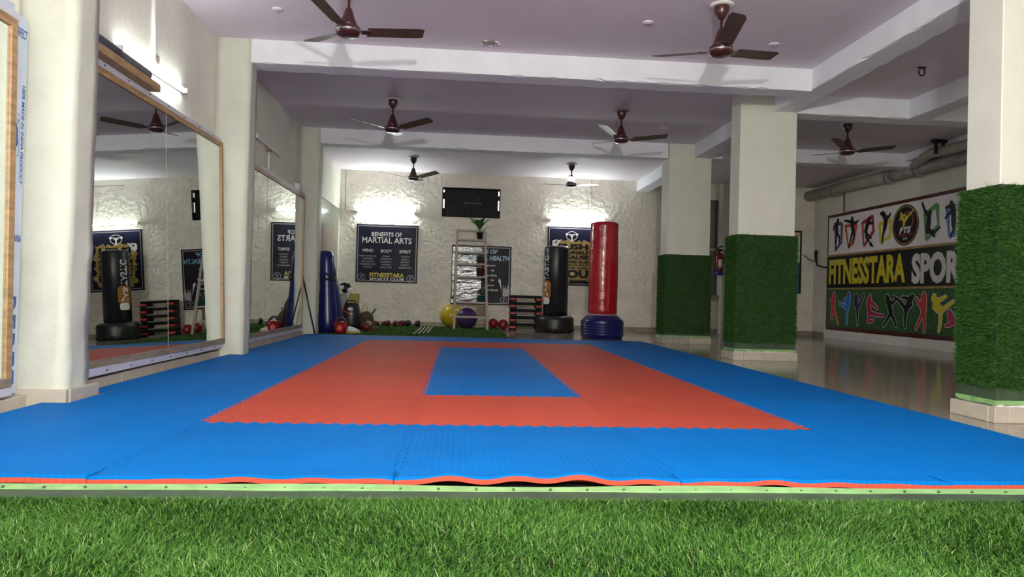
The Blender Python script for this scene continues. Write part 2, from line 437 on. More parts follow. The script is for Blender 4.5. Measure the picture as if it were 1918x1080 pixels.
def pillar_right(label, x0, x1, y0, y1, sk, broken=False):
    o = (x0, y0, 0)
    p = struct('pillar', MB().bbox(x0, x1, y0, y1, 0, ZC, 0.006), M_pillar, label, o)
    t = 0.045; xm = x0 + (x1 - x0) * sk
    m = [M_skirt, M_mortar]
    for a, b, i in ((x0 - t, xm, 1 if broken else 0), (xm, x1 + t, 0)):
        MB().bbox(a + .001, b - .001, y0 - t, y0 + .005, 0, 0.095 - 0.012 * i, 0.004).obj('skirting_tile', m[i], p, o)
    MB().bbox(x0 - t, x0 + .005, y0 + .006, y1 + t, 0, 0.093, 0.004).obj('skirting_tile', M_skirt, p, o)
    MB().bbox(x1 - .005, x1 + t, y0 + .006, y1 + t, 0, 0.093, 0.004).obj('skirting_tile', M_skirt, p, o)
    MB().bbox(x0 + .006, x1 - .006, y1 - .005, y1 + t, 0, 0.093, 0.004).obj('skirting_tile', M_skirt, p, o)
    # ragged plaster lip above the tiles
    lip = MB(); n = 40
    for i in range(n):
        a = x0 - .02 + (x1 - x0 + .04) * i / n; h = random.uniform(.002, .022)
        lip.box(a, a + (x1 - x0) / n * random.uniform(.6, 1.2), y0 - t * .8, y0 + .004, 0.08, 0.095 + h * .6)
    lip.obj('plaster_lip', M_mortar if broken else M_white, p, o)
    return p
P1 = (3.17, 3.87, 3.84, 4.12); P2 = (3.20, 3.88, 7.76, 8.04); P3 = (3.20, 3.88, 10.50, 10.86)
pillar_right('square white pillar by the bright edge of the mats wrapped in the largest turf panel', *P1, 0.06)
pillar_right('square white pillar wrapped in turf in front of the fire extinguisher', *P2, 0.12)
pillar_right('square white pillar in dark turf with a chipped base behind the red punching bag', *P3, 0.55, True)

# ---- skirting of the walls
bl = bpy.data.objects.new('baseboard_left', None); COL.objects.link(bl); bl.location = (-2.42, 0, 0)
props(bl, 'beige tile skirting along the mirror wall', None, None, 'structure')
br = []
for a, b in ((1.5, 3.895), (4.29, 6.89), (7.15, 10.49), (10.77, 13.98)):
    k = max(1, round((b - a) / 0.6)); skirt_tiles(bl, (-2.42, 0, 0), [('y', -2.42, 1, [a + (b - a) * i / k for i in range(k + 1)])], z1=0.068, t=0.125)
bb = bpy.data.objects.new('baseboard_back', None); COL.objects.link(bb); bb.location = (0, 14, 0)
props(bb, 'stained grey tile skirting along the rough back wall', None, None, 'structure')
skirt_tiles(bb, (0, 14, 0), [('x', 14.0, -1, [-2.28 + 0.606 * i for i in range(17)])], z1=0.10, t=0.018, m=M_skirt_grey)
brt = bpy.data.objects.new('baseboard_right', None); COL.objects.link(brt); brt.location = (7.42, 0, 0)
props(brt, 'low white plinth and tile skirting below the banner', None, None, 'structure')
skirt_tiles(brt, (7.42, 0, 0), [('y', 7.42, -1, [13.46, 13.98])], z1=0.10, t=0.018, m=M_skirt_grey)
skirt_tiles(brt, (7.42, 0, 0), [('y', 7.42, -1, [5.2, 6.6, 8.0, 9.4, 10.8, 12.1, 13.45])], z1=0.165, t=0.05, m=M_white)

# ---- pilaster, window and sill at the far right
struct('pilaster', MB().bbox(5.36, 5.58, 13.80, 14.0, 0, ZC, .006), M_pillar, 'narrow cream pilaster beside the grey shuttered window', (5.47, 13.9, 0))
t = Thing('window_2', 'tall grey shuttered window behind the fire extinguisher', None, (4.82, 14.0, 0.80), kind='structure')
M_shutter = mat('grey_shutter', (0.17, 0.16, 0.15), 0.5, var=0.2, vscale=4)
M_frame = mat('window_frame_dark', (0.10, 0.09, 0.085), 0.5, var=0.2, vscale=8)
for z0, z1 in ((0.83, 1.78), (1.80, 2.75)):
    for x0, x1 in ((4.33, 4.81), (4.83, 5.31)):
        t.part('shutter_panel', MB().bbox(x0, x1, 14.05, 14.08, z0, z1, .008), M_shutter)
t.part('window_frame', MB().box(4.30, 4.335, 14.0, 14.1, .8, 2.78).box(5.305, 5.34, 14.0, 14.1, .8, 2.78).box(4.335, 5.305, 14.0, 14.1, 2.745, 2.78)
       .box(4.335, 5.305, 14.0, 14.1, .8, .835).box(4.335, 5.305, 14.03, 14.1, 1.775, 1.805), M_frame)
t.part('window_sill', MB().bbox(4.25, 5.36, 13.90, 14.05, 0.70, 0.80, .006), M_skirt_grey)
t.part('transom_rail', MB().bbox(4.34, 5.30, 13.99, 14.04, 1.72, 1.77, .006), M_skirt)

# ---- dark shuttered window high in the back wall
t = Thing('window_1', 'small dark double-leaf metal shutter high on the back wall', None, (0.198, 14.0, 2.235), kind='structure')
M_iron = mat('black_iron', (0.010, 0.008, 0.010), 0.4, var=0.4, vscale=6, bump=.15, bscale=8, spec=.1)
M_leak = mat('daylight_gap', (1.0, 0.90, 0.85), 0.5, emit=1.6)
fr = MB().box(-0.39, -0.372, 13.985, 14.10, 2.235, 2.83).box(0.768, 0.786, 13.985, 14.10, 2.235, 2.83).box(-0.372, 0.768, 13.985, 14.10, 2.235, 2.25).box(-0.372, 0.768, 13.985, 14.10, 2.815, 2.83)
t.part('window_frame', fr, M_iron)
for x0, x1, sgn in ((-0.345, 0.192, 1), (0.204, 0.742, -1)):
    lf = t.part('shutter_leaf', MB().bbox(x0, x1, 14.02, 14.045, 2.255, 2.81, .006), M_iron)
    a, b = ((x0 + .03, 2.76), (x1 - .02, 2.28)) if sgn > 0 else ((x1 - .03, 2.76), (x0 + .02, 2.28))
    t.part('diagonal_brace', MB().tube([(a[0], 14.012, a[1]), (b[0], 14.012, b[1])], .010, 6, smooth=False), M_blackmatte, lf)
    t.part('leaf_edge', MB().box(x1 - .016 if sgn > 0 else x0, x1 if sgn > 0 else x0 + .016, 14.005, 14.02, 2.255, 2.81), M_blackmatte, lf)
t.part('bolt_bar', MB().tube([(0.06, 14.0, 2.53), (0.42, 14.0, 2.52)], .012, 8).tube([(0.345, 14.0, 2.56), (0.35, 13.995, 2.66)], .006, 6), M_frame)
t.part('daylight_gap', MB().box(-0.371, -0.347, 14.07, 14.075, 2.42, 2.60).box(-0.371, -0.347, 14.07, 14.075, 2.74, 2.79), M_leak)
t.part('daylight_gap', MB().box(0.745, 0.767, 14.07, 14.075, 2.40, 2.60).box(0.745, 0.767, 14.07, 14.075, 2.70, 2.79), M_leak)
t.part('backing', MB().box(-0.39, 0.786, 14.10, 14.12, 2.235, 2.83), M_blackmatte)

# ================================================================== MATS
X0, Y0, ZM, TH = -1.2045, 2.3767, 0.030, 0.026
TEETH, TD = 26, 0.028
def edge_teeth(flip):
    """(s, d) along an edge from 0 to 1: d = +-TD/2 dovetail teeth"""
    out = []; p = 1.0 / TEETH
    for i in range(TEETH):
        s0 = i * p; sg = 1 if (i % 2 == 0) ^ flip else -1
        out += [(s0 + p * 0.10, -sg * 0.0), (s0 - p * .02 if i else 0.012, sg * TD * .38), (s0 + p * .10, sg * TD * .5), (s0 + p * .90, sg * TD * .5), (s0 + p * 1.02 if i < TEETH - 1 else .988, sg * TD * .38)][1:]
    return out
def mat_tile(ix, iy, red):
    x0, y0 = X0 + ix, Y0 + iy
    left = ix == -1; right = ix == 3; near = iy == 0; far = iy == 7
    pts = []
    E_ = edge_teeth(False)
    STR = 0.10 if near else 0.0                    # front strip carries the lifted wavy edge
    # bottom (near) edge, left to right
    nseg = 40
    if near: pts += [(i / nseg, STR) for i in range(nseg + 1)]
    else: pts += [(0, 0)] + [(s, d) for s, d in E_] + [(1, 0)]
    # right edge
    if not right: pts += [(1 + d, s) for s, d in E_ if s > STR + .03]
    pts += [(1, 1)] if not far else [(1, 1)]
    if not far: pts += [(s, 1 + d) for s, d in reversed(E_)]
    pts += [(0, 1)]
    if left:
        # notches where the pillars stand
        wx0, wx1 = x0, -2.075
        for py0, py1 in ((10.46, 10.8), (6.87, 7.17), (3.87, 4.30)):
            a, b = (py0 - y0), (py1 - y0); lim = 0.05 + (-2.125 + .055 - x0 if py0 < 4 else -2.09 + .02 - x0) - .05
            if 0 < a < 1 and 0 < b < 1: pts += [(0, b), (lim, b), (lim, a), (0, a)]
            elif a < 1 and b > 1 and a > 0: pts[-1:] = []; pts += [(lim, 1), (lim, a), (0, a)]
            elif a < 0 < b: pts += [(0, b), (lim, b), (lim, 0)]
        if left and pts[-1][1] == 0 and pts[0] == (0, 0): pts.pop(0)
    else: pts += [(d, s) for s, d in reversed(E_) if s > STR + .03]
    cl = []
    for p in pts:
        if not cl or math.hypot(p[0] - cl[-1][0], p[1] - cl[-1][1]) > 1e-5: cl.append(p)
    g = 0.0012
    V2 = [(x0 + g + a * (1 - 2 * g), y0 + g + b * (1 - 2 * g)) for a, b in cl]
    n = len(V2); mb = MB()
    zt, zm_, zb = ZM, ZM - TH * .34, ZM - TH
    A, B_ = (1, 0) if red else (0, 1)
    base = len(mb.v)
    mb.v += [(x, y, zt) for x, y in V2] + [(x, y, zm_) for x, y in V2] + [(x, y, zb) for x, y in V2]
    def face(f, m): mb.f.append(f); mb.m.append(m); mb.sm.append(False)
    face(list(range(n)), A); face(list(range(2 * n, 3 * n))[::-1], B_)
    for i in range(n):
        j = (i + 1) % n
        if near and i < nseg: continue
        face([n + i, n + j, j, i], A); face([2 * n + i, 2 * n + j, n + j, n + i], B_)
    if near:
        rows = 4; ph = (ix * 2.1 + 0.8)
        amp = {-1: 0.005, 0: 0.014, 1: 0.027, 2: 0.018, 3: 0.003}[ix]
        prev = [(i, n + i, 2 * n + i) for i in range(nseg + 1)]
        for rI in range(1, rows + 1):
            cur = []
            for i in range(nseg + 1):
                s = i / nseg; k = (rI / rows)
                env = math.sin(math.pi * min(1, max(0, s))) ** .6
                hgt = (amp * env * (0.58 + 0.27 * math.sin(2 * math.pi * s * 4.3 + ph) + 0.15 * math.sin(2 * math.pi * s * 2.2 + 2 * ph)) + (.005 if ix < 2 else .002)) * k ** 1.6
                if ix == 0: hgt *= 0.3 + 1.0 * s
                if ix == 2: hgt *= 1.25 - 1.1 * s
                x = x0 + g + s * (1 - 2 * g); y = y0 + STR * (1 - k)
                o = len(mb.v); mb.v += [(x, y, zt + hgt), (x, y, zm_ + hgt), (x, y, zb + hgt)]; cur.append((o, o + 1, o + 2))
            for i in range(nseg):
                face([cur[i][0], cur[i + 1][0], prev[i + 1][0], prev[i][0]], A); mb.sm[-1] = True
                face([prev[i][2], prev[i + 1][2], cur[i + 1][2], cur[i][2]], B_); mb.sm[-1] = True
            for i, sg in ((0, 1), (nseg, -1)):
                q = [cur[i][0], prev[i][0], prev[i][1], cur[i][1]]; q2 = [cur[i][1], prev[i][1], prev[i][2], cur[i][2]]
                face(q if sg > 0 else q[::-1], A); face(q2 if sg > 0 else q2[::-1], B_)
            prev = cur
        for i in range(nseg):
            face([prev[i][1], prev[i + 1][1], prev[i + 1][0], prev[i][0]], A)
            face([prev[i][2], prev[i + 1][2], prev[i + 1][1], prev[i][1]], B_)
    ORD = ['first', 'second', 'third', 'fourth', 'fifth', 'sixth', 'seventh', 'last']
    row = ORD[iy]; col_ = ['first', 'second', 'third', 'fourth', 'last'][ix + 1]
    lab = f"{'red' if red else 'blue'} foam puzzle mat, {row} row from the turf strip, {col_} from the mirror wall"
    grp = 'front row mats with exposed red edge' if near else ('red ring mats' if red else ('blue centre mats' if ix == 1 and 2 <= iy <= 5 else 'blue border mats'))
    return single('foam_mat', mb, [M_foam_blue, M_foam_red], lab, 'mat', (x0 + .5, y0 + .5, 0), grp)
for iy in range(8):
    for ix in range(-1, 4):
        ring = 1 <= iy <= 6 and 0 <= ix <= 2; centre = ix == 1 and 2 <= iy <= 5
        mat_tile(ix, iy, ring and not centre)

single('shade_sheet', MB().box(-2.2, 2.75, 2.385, 3.2, 0.0005, 0.002), M_blackmatte, 'black underlay sheet added to darken the gap beneath the curled front mats', 'shade', (0.8, 2.8, 0))  # added black sheet standing in for the shade under the lifted mat edge

# ================================================================== TURF
def blades(pos, nrm_up, lean, hgt, wid, name, m, parent=None, origin=(0, 0, 0)):
    """pos Nx3 roots, nrm_up Nx3 growth direction, lean Nx3 tip offset; one mesh of thin bent blades"""
    N_ = len(pos); side = np.cross(nrm_up + 1e-3, lean + rng.normal(0, .3, (N_, 3)))
    side /= np.linalg.norm(side, axis=1, keepdims=True) + 1e-9
    h = hgt[:, None]; wv = wid[:, None]
    b0 = pos - side * wv; b1 = pos + side * wv
    mid = pos + nrm_up * h * .58 + lean * h * .38
    m0 = mid - side * wv * .75; m1 = mid + side * wv * .75
    tip = pos + nrm_up * h * .92 + lean * h
    V = np.stack([b0, b1, m1, m0, tip], 1).reshape(-1, 3) - np.array(origin)
    k = np.arange(N_)[:, None] * 5
    T = np.concatenate([k + [0, 1, 2], k + [0, 2, 3], k + [3, 2, 4]], 1).reshape(-1)
    me = bpy.data.meshes.new(name); me.vertices.add(len(V)); me.vertices.foreach_set('co', V.astype(np.float32).ravel())
    nt = N_ * 3; me.loops.add(nt * 3); me.loops.foreach_set('vertex_index', T.astype(np.int32))
    me.polygons.add(nt); me.polygons.foreach_set('loop_start', np.arange(nt, dtype=np.int32) * 3)
    me.materials.append(m); me.update(calc_edges=True); me.validate()
    ob = bpy.data.objects.new(name, me); COL.objects.link(ob); ob.parent = parent
    ob['kind'] = 'stuff'
    return ob

def floor_turf(name, label, x0, x1, y0, y1, n, h, wd, m, edge_far, z=0.008):
    t = Thing(name, label, 'turf', ((x0 + x1) / 2, (y0 + y1) / 2, 0))
    t.part('turf_backing', MB().box(x0, x1, y0, y1, 0.001, z), M_turfsoil)
    if edge_far:
        t.part('bare_backing_strip', MB().box(x0, x1, y1, y1 + .082, 0.002, .012), M_turfback)
        sel = MB(); k = 90; V = []; F = []
        for i in range(k + 1):
            x = x0 + (x1 - x0) * i / k; a = y1 + .082 + .004 * math.sin(i * .7); b = y1 + .128 + .005 * math.sin(i * .45 + 1)
            zz = .016 + .003 * math.sin(i * .31)
            V += [(x, a, .006), (x, a, zz), (x, b, zz + .003), (x, b, .006)]
        for i in range(k):
            for j in range(3): F.append((i * 4 + j, i * 4 + j + 4, i * 4 + j + 5, i * 4 + j + 1)[::-1])
        sel.add(V, F); so = t.part('selvage_edge', sel, M_selvage)
        nl = MB()
        for i in range(36):
            xx = x0 + .1 + i * .125
            if xx < x1: nl.ball((xx, y1 + .090, .017), .005, 8, 5)
        t.part('staples', nl, M_turfback, so, kind='stuff')
    P = np.stack([rng.uniform(x0, x1, n), rng.uniform(y0, y1, n), np.full(n, z)], 1)
    a = rng.uniform(0, 2 * np.pi, n); l = np.abs(rng.normal(.75, .45, n))
    # tufts lean together in soft patches
    fx = np.sin(P[:, 0] * 7 + 1.3 * np.sin(P[:, 1] * 5)) * .35; fy = np.cos(P[:, 1] * 9 + P[:, 0] * 4) * .25 - .15
    lean = np.stack([np.cos(a) * l + fx, np.sin(a) * l + fy, np.zeros(n)], 1)
    up = np.tile(np.array([0, 0, 1.0]), (n, 1))
    hh = h * rng.uniform(.6, 1.15, n) * (np.clip((y1 - P[:, 1]) / .05, .35, 1) if edge_far else 1)
    b = blades(P, up, lean, hh, wd * rng.uniform(.7, 1.3, n), 'grass_blades', m, t.o, t.loc)
    return t
floor_turf('turf_strip', 'bright green artificial turf strip before the mats with a lime edge', -2.40, 4.2, 1.20, 2.222, 260000, 0.026, 0.0013, G_front, True)
floor_turf('turf_carpet', 'small green turf carpet in front of the back wall under the ladder', -2.26, 0.80, 10.40, 13.96, 60000, 0.020, 0.004, G_front, False)

def turf_wrap(label, P, z0, z1, n, wd, h, bare=0.07, group=None):
    x0, x1, y0, y1 = P; t_ = 0.022
    t = Thing('turf_wrap', label, 'turf', ((x0 + x1) / 2, y0, z0))
    X0_, X1_, Y0_, Y1_ = x0 - t_, x1 + t_, y0 - t_, y1 + t_
    def sleeve(z0, z1, e, bulge=0.0, m=24):
        mb = MB(); V = []; F = []; ring = []
        k = 8
        for (a, b), (c, d) in (((X0_ - e, Y0_ - e), (X1_ + e, Y0_ - e)), ((X1_ + e, Y0_ - e), (X1_ + e, Y1_ + e)), ((X1_ + e, Y1_ + e), (X0_ - e, Y1_ + e)), ((X0_ - e, Y1_ + e), (X0_ - e, Y0_ - e))):
            ring += [(a + (c - a) * i / k, b + (d - b) * i / k) for i in range(k)]
        R = len(ring)
        for q, z in enumerate((z0, z1)):
            for i, (x, y) in enumerate(ring): V.append((x + bulge * math.sin(i * 1.7), y + bulge * math.sin(i * 2.3), z + (bulge * 1.5 * math.sin(i * 1.1) if q == 0 else 0)))
        for i in range(R): j = (i + 1) % R; F.append((i, j, R + j, R + i))
        inner = [(x0 + .001, y0 + .001), (x1 - .001, y0 + .001), (x1 - .001, y1 - .001), (x0 + .001, y1 - .001)]
        o = len(V)
        for z in (z0, z1): V += [(x, y, z) for x, y in inner]
        for b0, r0, fl in ((o, 0, True), (o + 4, R, False)):
            for s in range(4):
                for i in range(k):
                    a = r0 + (s * k + i); b = r0 + (s * k + i + 1) % R
                    F.append((a, b, b0 + s)[::-1] if fl else (a, b, b0 + s))
                F.append((r0 + ((s + 1) * k) % R, b0 + (s + 1) % 4, b0 + s)[::-1] if fl else (r0 + ((s + 1) * k) % R, b0 + (s + 1) % 4, b0 + s))
        return mb.add(V, F)
    t.part('turf_backing', sleeve(z0 + .03, z1, 0, 0.002), M_turfback)
    t.part('selvage_edge', sleeve(z0, z0 + .03, .004, .004), M_selvage)
    per = [(X0_, Y0_, X1_, Y0_, 0, -1), (X0_, Y1_, X0_, Y0_, -1, 0), (X1_, Y0_, X1_, Y1_, 1, 0), (X1_, Y1_, X0_, Y1_, 0, 1)]
    wts = np.array([(x1 - x0) * 1.0, (y1 - y0) * 1.0, (y1 - y0) * .5, (x1 - x0) * .35]); wts /= wts.sum()
    PP = []; UU = []; LL = []
    for (a, b, c, d, nx, ny), wq in zip(per, wts):
        k = int(n * wq); s = rng.uniform(-.004, 1.004, k); zz = rng.uniform(z0 + .03 + bare, z1 - .004, k)
        PP.append(np.stack([a + (c - a) * s, b + (d - b) * s, zz], 1))
        UU.append(np.tile(np.array([nx, ny, 0.0]), (k, 1)))
        ang = rng.uniform(0, 2 * np.pi, k); l = np.abs(rng.normal(.7, .35, k))
        tx, ty = (c - a), (d - b); L_ = math.hypot(tx, ty); tx /= L_; ty /= L_
        dz = np.sin(ang) * l + .30 * np.sin(zz * 9 + s * 11) - .1; ds = np.cos(ang) * l
        LL.append(np.stack([tx * ds, ty * ds, dz], 1))
    PP, UU, LL = (np.concatenate(q) for q in (PP, UU, LL)); n_ = len(PP)
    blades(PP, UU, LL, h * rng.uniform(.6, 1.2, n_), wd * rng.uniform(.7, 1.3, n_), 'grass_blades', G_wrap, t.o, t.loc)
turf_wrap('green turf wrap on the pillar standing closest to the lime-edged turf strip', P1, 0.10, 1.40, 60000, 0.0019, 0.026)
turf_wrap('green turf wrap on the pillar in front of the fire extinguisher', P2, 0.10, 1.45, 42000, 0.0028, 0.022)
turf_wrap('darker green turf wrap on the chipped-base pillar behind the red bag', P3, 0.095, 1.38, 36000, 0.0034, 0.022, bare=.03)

# ================================================================== LEFT WALL: mirrors, board, fittings
def mirror(label, y0, y1, z0, z1, xb, xt, seams, wood=0.045, xf_extra=0.012, skew=0.0):
    """framed wall mirror; lower edge stands xb from the axis, top leans back to xt"""
    t = Thing('wall_mirror', label, 'mirror', ((xb + XL) / 2, (y0 + y1) / 2, z0 - 0.09))
    def X(z, o=0.0, y=None): return xb + (xt - xb) * (z - z0) / (z1 - z0) + o + skew * ((y0 + y1) / 2 if y is None else y) - skew * (y0 + y1) / 2
    def quadbox(ya, yb, za, zb, o0, o1):
        mb = MB(); V = []
        for y in (ya, yb):
            for z in (za, zb): V += [(X(z, o0, y), y, z), (X(z, o1, y), y, z)]
        return mb.add(V, [(0, 2, 3, 1), (4, 5, 7, 6), (0, 1, 5, 4), (2, 6, 7, 3), (0, 4, 6, 2), (1, 3, 7, 5)])
    ys = [y0 + wood] + seams + [y1 - wood]
    for a, b in zip(ys[:-1], ys[1:]):
        t.part('mirror_pane', quadbox(a + .0015, b - .0015, z0 + wood, z1 - wood, -.012, 0.0), M_mirror)
    for s in seams:
        t.part('pane_joint', quadbox(s - .0025, s + .0025, z0 + wood, z1 - wood, -.011, 0.0015), mat('pane_joint_grey', (.30, .30, .28), .5, var=.5, vscale=30))
    for a, b, c, d in ((y0, y1, z0, z0 + wood), (y0, y1, z1 - wood, z1), (y0, y0 + wood, z0 + wood, z1 - wood), (y1 - wood, y1, z0 + wood, z1 - wood)):
        t.part('frame_rail', quadbox(a, b, c, d, -.02, xf_extra), M_greywood if c == z0 and b - a > 1 else M_wood)
    t.part('backing_board', quadbox(y0 + .005, y1 - .005, z0 + .005, z1 - .005, -.03, -.0201), M_blackmatte)
    ch = t.part('metal_channel', MB().bbox(XL + .005, xb + .004, y0, y1 + .02, z0 - .052, z0 - .001, .004), M_channel)
    sc = MB()
    k = int((y1 - y0) / .33)
    for i in range(k): sc.ball((xb + .005, y0 + .15 + i * .33, z0 - .026), .006, 8, 5)
    t.part('screws', sc, M_blackmatte, ch, kind='stuff')
    ch2 = t.part('top_channel', MB().bbox(XL + .002, xt + .006, y0, y1 + .02, z1 + .001, z1 + .045, .004), M_channel)
    sc = MB()
    for i in range(k): sc.ball((xt + .007, y0 + .15 + i * .33, z1 + .022), .006, 8, 5)
    t.part('screws', sc, M_blackmatte, ch2, kind='stuff')
    return t
mirror('wide wood-framed wall mirror beneath the lit tube light', 4.20, 6.88, 0.140, 2.075, -2.272, -2.350, [5.64], skew=0.012)
mirror('wood-framed wall mirror below the unlit lamp holder', 7.20, 10.32, 0.125, 2.045, -2.285, -2.300, [8.38])
t3 = mirror('wood-framed mirror edged by the film-covered board', 2.2, 3.755, 0.130, 2.025, -2.300, -2.330, [])

t = Thing('film_covered_board', 'pale blue film-covered board with blue printing behind a mirror frame', 'board', (-2.36, 3.6, 0.075))
M_film = mat('protective_film', (0.47, 0.54, 0.64), 0.3, var=0.08, vscale=5)
M_filmblue = flat('film_blue', (8, 78, 145))
t3.part('film_covered_strip', MB().bbox(-2.395, -2.335, 2.2, 3.755, 2.071, 2.11, .003), M_film)
t.part('board_panel', MB().bbox(-2.395, -2.345, 3.757, 3.885, 0.075, 2.075, .003), M_film)
F_ = fr_left(-2.3449)
for body, cu_, cv_, kw in (('PERFECT', 3.825, 1.985, dict(w=.105, h=.05, bold=.02, shear=.15, rot=-.05)),
                           ('100% MADE IN INDIA PRODUCT', 3.862, 1.45, dict(w=.53, h=.024, bold=.025, shear=.15, rot=-math.pi / 2)), ('PERFECT', 3.835, .90, dict(w=.085, h=.035, bold=.02, rot=math.pi))):
    t.part('lettering', put_text(MB(), body, F_, cu_, cv_, off=.001, **kw), M_filmblue)
for i, ch in enumerate('DEDEE'): t.part('brush_letter', put_text(MB(), ch, F_, 3.822, .555 - i * .098, w=.075, h=.075, bold=.05, off=.001, rot=-math.pi / 2), M_filmblue)
mb = MB()   # walking animal in a rounded box, print turned on its side
def an(pts): return [(3.802 + b, 1.445 - a) for a, b in pts]
put_poly(mb, an([(-.055, .010), (-.03, .022), (.02, .024), (.045, .028), (.065, .018), (.062, -.002), (.05, -.012), (.035, -.006), (-.03, -.004), (-.05, -.006)]), F_, .001)
for a in (-.045, -.025, .03, .05): put_stroke(mb, an([(a, 0), (a + .006, -.03)]), .012, F_, .001)
put_stroke(mb, an([(-.052, .012), (-.075, .026), (-.08, .012)]), .004, F_, .001)
R_ = [(-.11, -.036), (-.11, .034), (.11, .034), (.11, -.036)]
put_stroke(mb, an(R_), .003, F_, .001)
t.part('printed_emblem', mb, M_filmblue)

def tube_light(label, p0, p1, out, group, glow=None):
    """batten + glowing tube; out = unit vector away from the wall"""
    p0, p1, out = Vector(p0), Vector(p1), Vector(out); d = (p1 - p0).normalized(); c = (p0 + p1) / 2
    t = Thing('tube_light', label, 'lamp', c, group); up = Vector((0, 0, 1))
    L_ = (p1 - p0).length
    def bx(a, b, o0, o1, z0, z1):
        V = []
        for s in (a, b):
            for o in (o0, o1):
                for z in (z0, z1): V.append(p0 + d * s + out * o + up * z)
        return MB().add(V, [(0, 1, 3, 2), (4, 6, 7, 5), (0, 4, 5, 1), (2, 3, 7, 6), (0, 2, 6, 4), (1, 5, 7, 3)])
    t.part('batten', bx(0.0, L_, 0.0, .022, -.016, .016), M_white)
    t.part('tube', MB().tube([p0 + d * .02 + out * .038, p1 - d * .02 + out * .038], .014, 12), glow or M_tube)
    for s in (0.0, L_ - .025): t.part('end_cap', bx(s, s + .025, .022, .055, -.018, .018), M_white)
    return t
tube_light('lit tube light on the wall above the wide mirror', (-2.419, 4.93, 2.305), (-2.419, 6.10, 2.345), (1, 0, 0), 'lit tube lights', M_tube_weak)
tube_light('lit tube light above the martial arts poster', (-2.075, 13.999, 2.255), (-0.93, 13.999, 2.270), (0, -1, 0), 'lit tube lights')
tube_light('lit tube light above the black motivational poster', (1.81, 13.999, 2.235), (2.93, 13.999, 2.225), (0, -1, 0), 'lit tube lights')

t = Thing('lamp_holder', 'empty tube lamp holder on the wall above the second mirror', 'lamp', (-2.40, 8.75, 2.43))
t.part('holder_bar', MB().bbox(-2.419, -2.375, 8.15, 9.30, 2.415, 2.45, .004), M_white)
t.part('end_socket', MB().bbox(-2.42, -2.355, 8.12, 8.16, 2.405, 2.46, .004), M_white)
t.part('bracket', MB().bbox(-2.419, -2.38, 8.70, 8.80, 2.37, 2.42, .004), M_greywood)
t.part('conduit_drop', MB().tube([(-2.40, 8.76, 2.40), (-2.40, 8.77, 2.12)], .016, 8), M_wall)
t.part('cable', MB().tube([(-2.41, 8.80, 2.12), (-2.41, 9.1, 2.10), (-2.41, 9.6, 2.10)], .006, 6), M_blackmatte)

t = Thing('wall_conduit', 'white plastic conduit dropping to a round junction box above the wide mirror', 'pipe', (-2.41, 5.52, 2.35))
t.part('conduit_pipe', MB().tube([(-2.405, 5.48, 3.10), (-2.405, 5.51, 2.45)], .017, 10), M_white)
t.part('junction_box', MB().tube([(-2.419, 5.545, 2.43), (-2.385, 5.545, 2.43)], .045, 18), M_white)
t.part('cable_strip', MB().tube([(-2.415, 5.52, 2.30), (-2.415, 5.53, 2.13)], .006, 6), M_white)
for i in range(3): t.part('box_slot', MB().box(-2.386, -2.383, 5.52, 5.57, 2.40 + i * .022, 2.41 + i * .022), M_greywood)

single('wooden_plank', MB().bbox(-2.415, -2.275, 4.20, 5.36, 2.122, 2.178, .004), M_wood, 'wooden plank lying on top of the wide mirror frame', 'plank', (-2.37, 4.8, 2.122))
rb = MB().tube([(-2.352, 4.20, 2.225), (-2.352, 5.28, 2.225)], .046, 14)
single('dark_roll', rb, M_dark, 'dark slate bar lying on the plank above the wide mirror', 'bar', (-2.352, 4.74, 2.179))

t = Thing('switch_box', 'small white switch box at the top corner of the second mirror', 'switch', (-2.38, 10.28, 2.10))
t.part('box_body', MB().bbox(-2.419, -2.355, 10.20, 10.38, 2.10, 2.22, .006), M_white)
t.part('switch', MB().bbox(-2.355, -2.348, 10.25, 10.29, 2.14, 2.18, .002).bbox(-2.355, -2.348, 10.30, 10.34, 2.14, 2.18, .002), M_channel)

single('leaning_pole', MB().tube([(-2.10, 10.36, .035), (-2.305, 10.36, .905)], .011, 8), mat('dark_green_pole', (0.012, 0.02, 0.016), .4, var=.2), 'thin dark pole leaning at the corner of the second mirror', 'pole', (-2.1, 10.36, .03))

# glossy green and pink poster past the last wall pillar
t = Thing('wall_chart', 'glossy green poster with pink body figures on the mirror wall', 'poster', (-2.41, 12.9, 0.8))
F_ = fr_left(-2.41)
t.part('poster_sheet', MB().bbox(-2.419, -2.409, 11.95, 13.85, 0.80, 2.28, .002), mat('green_print', (0.16, 0.22, 0.15), .12, var=.5, vscale=3, second=(.22, .24, .24)))
t.part('poster_rail', MB().bbox(-2.42, -2.40, 11.93, 13.87, 2.28, 2.30, .002), M_greywood)
for cx in (12.5, 13.3):
    mb = MB()
    put_stroke(mb, [(cx, 1.95), (cx, 1.75)], [.10, .16], F_, .0022)
    put_stroke(mb, [(cx - .3, 1.75), (cx - .12, 1.5), (cx - .05, 1.3)], [.05, .09, .12], F_, .0022)
    put_stroke(mb, [(cx + .3, 1.75), (cx + .12, 1.5), (cx + .05, 1.3)], [.05, .09, .12], F_, .0022)
    put_stroke(mb, [(cx - .08, 1.3), (cx - .1, 1.0)], [.12, .07], F_, .0022); put_stroke(mb, [(cx + .08, 1.3), (cx + .1, 1.0)], [.12, .07], F_, .0022)
    t.part('printed_figure', mb, mat('pink_print', (0.48, 0.17, 0.13), .15, var=.3, vscale=9))

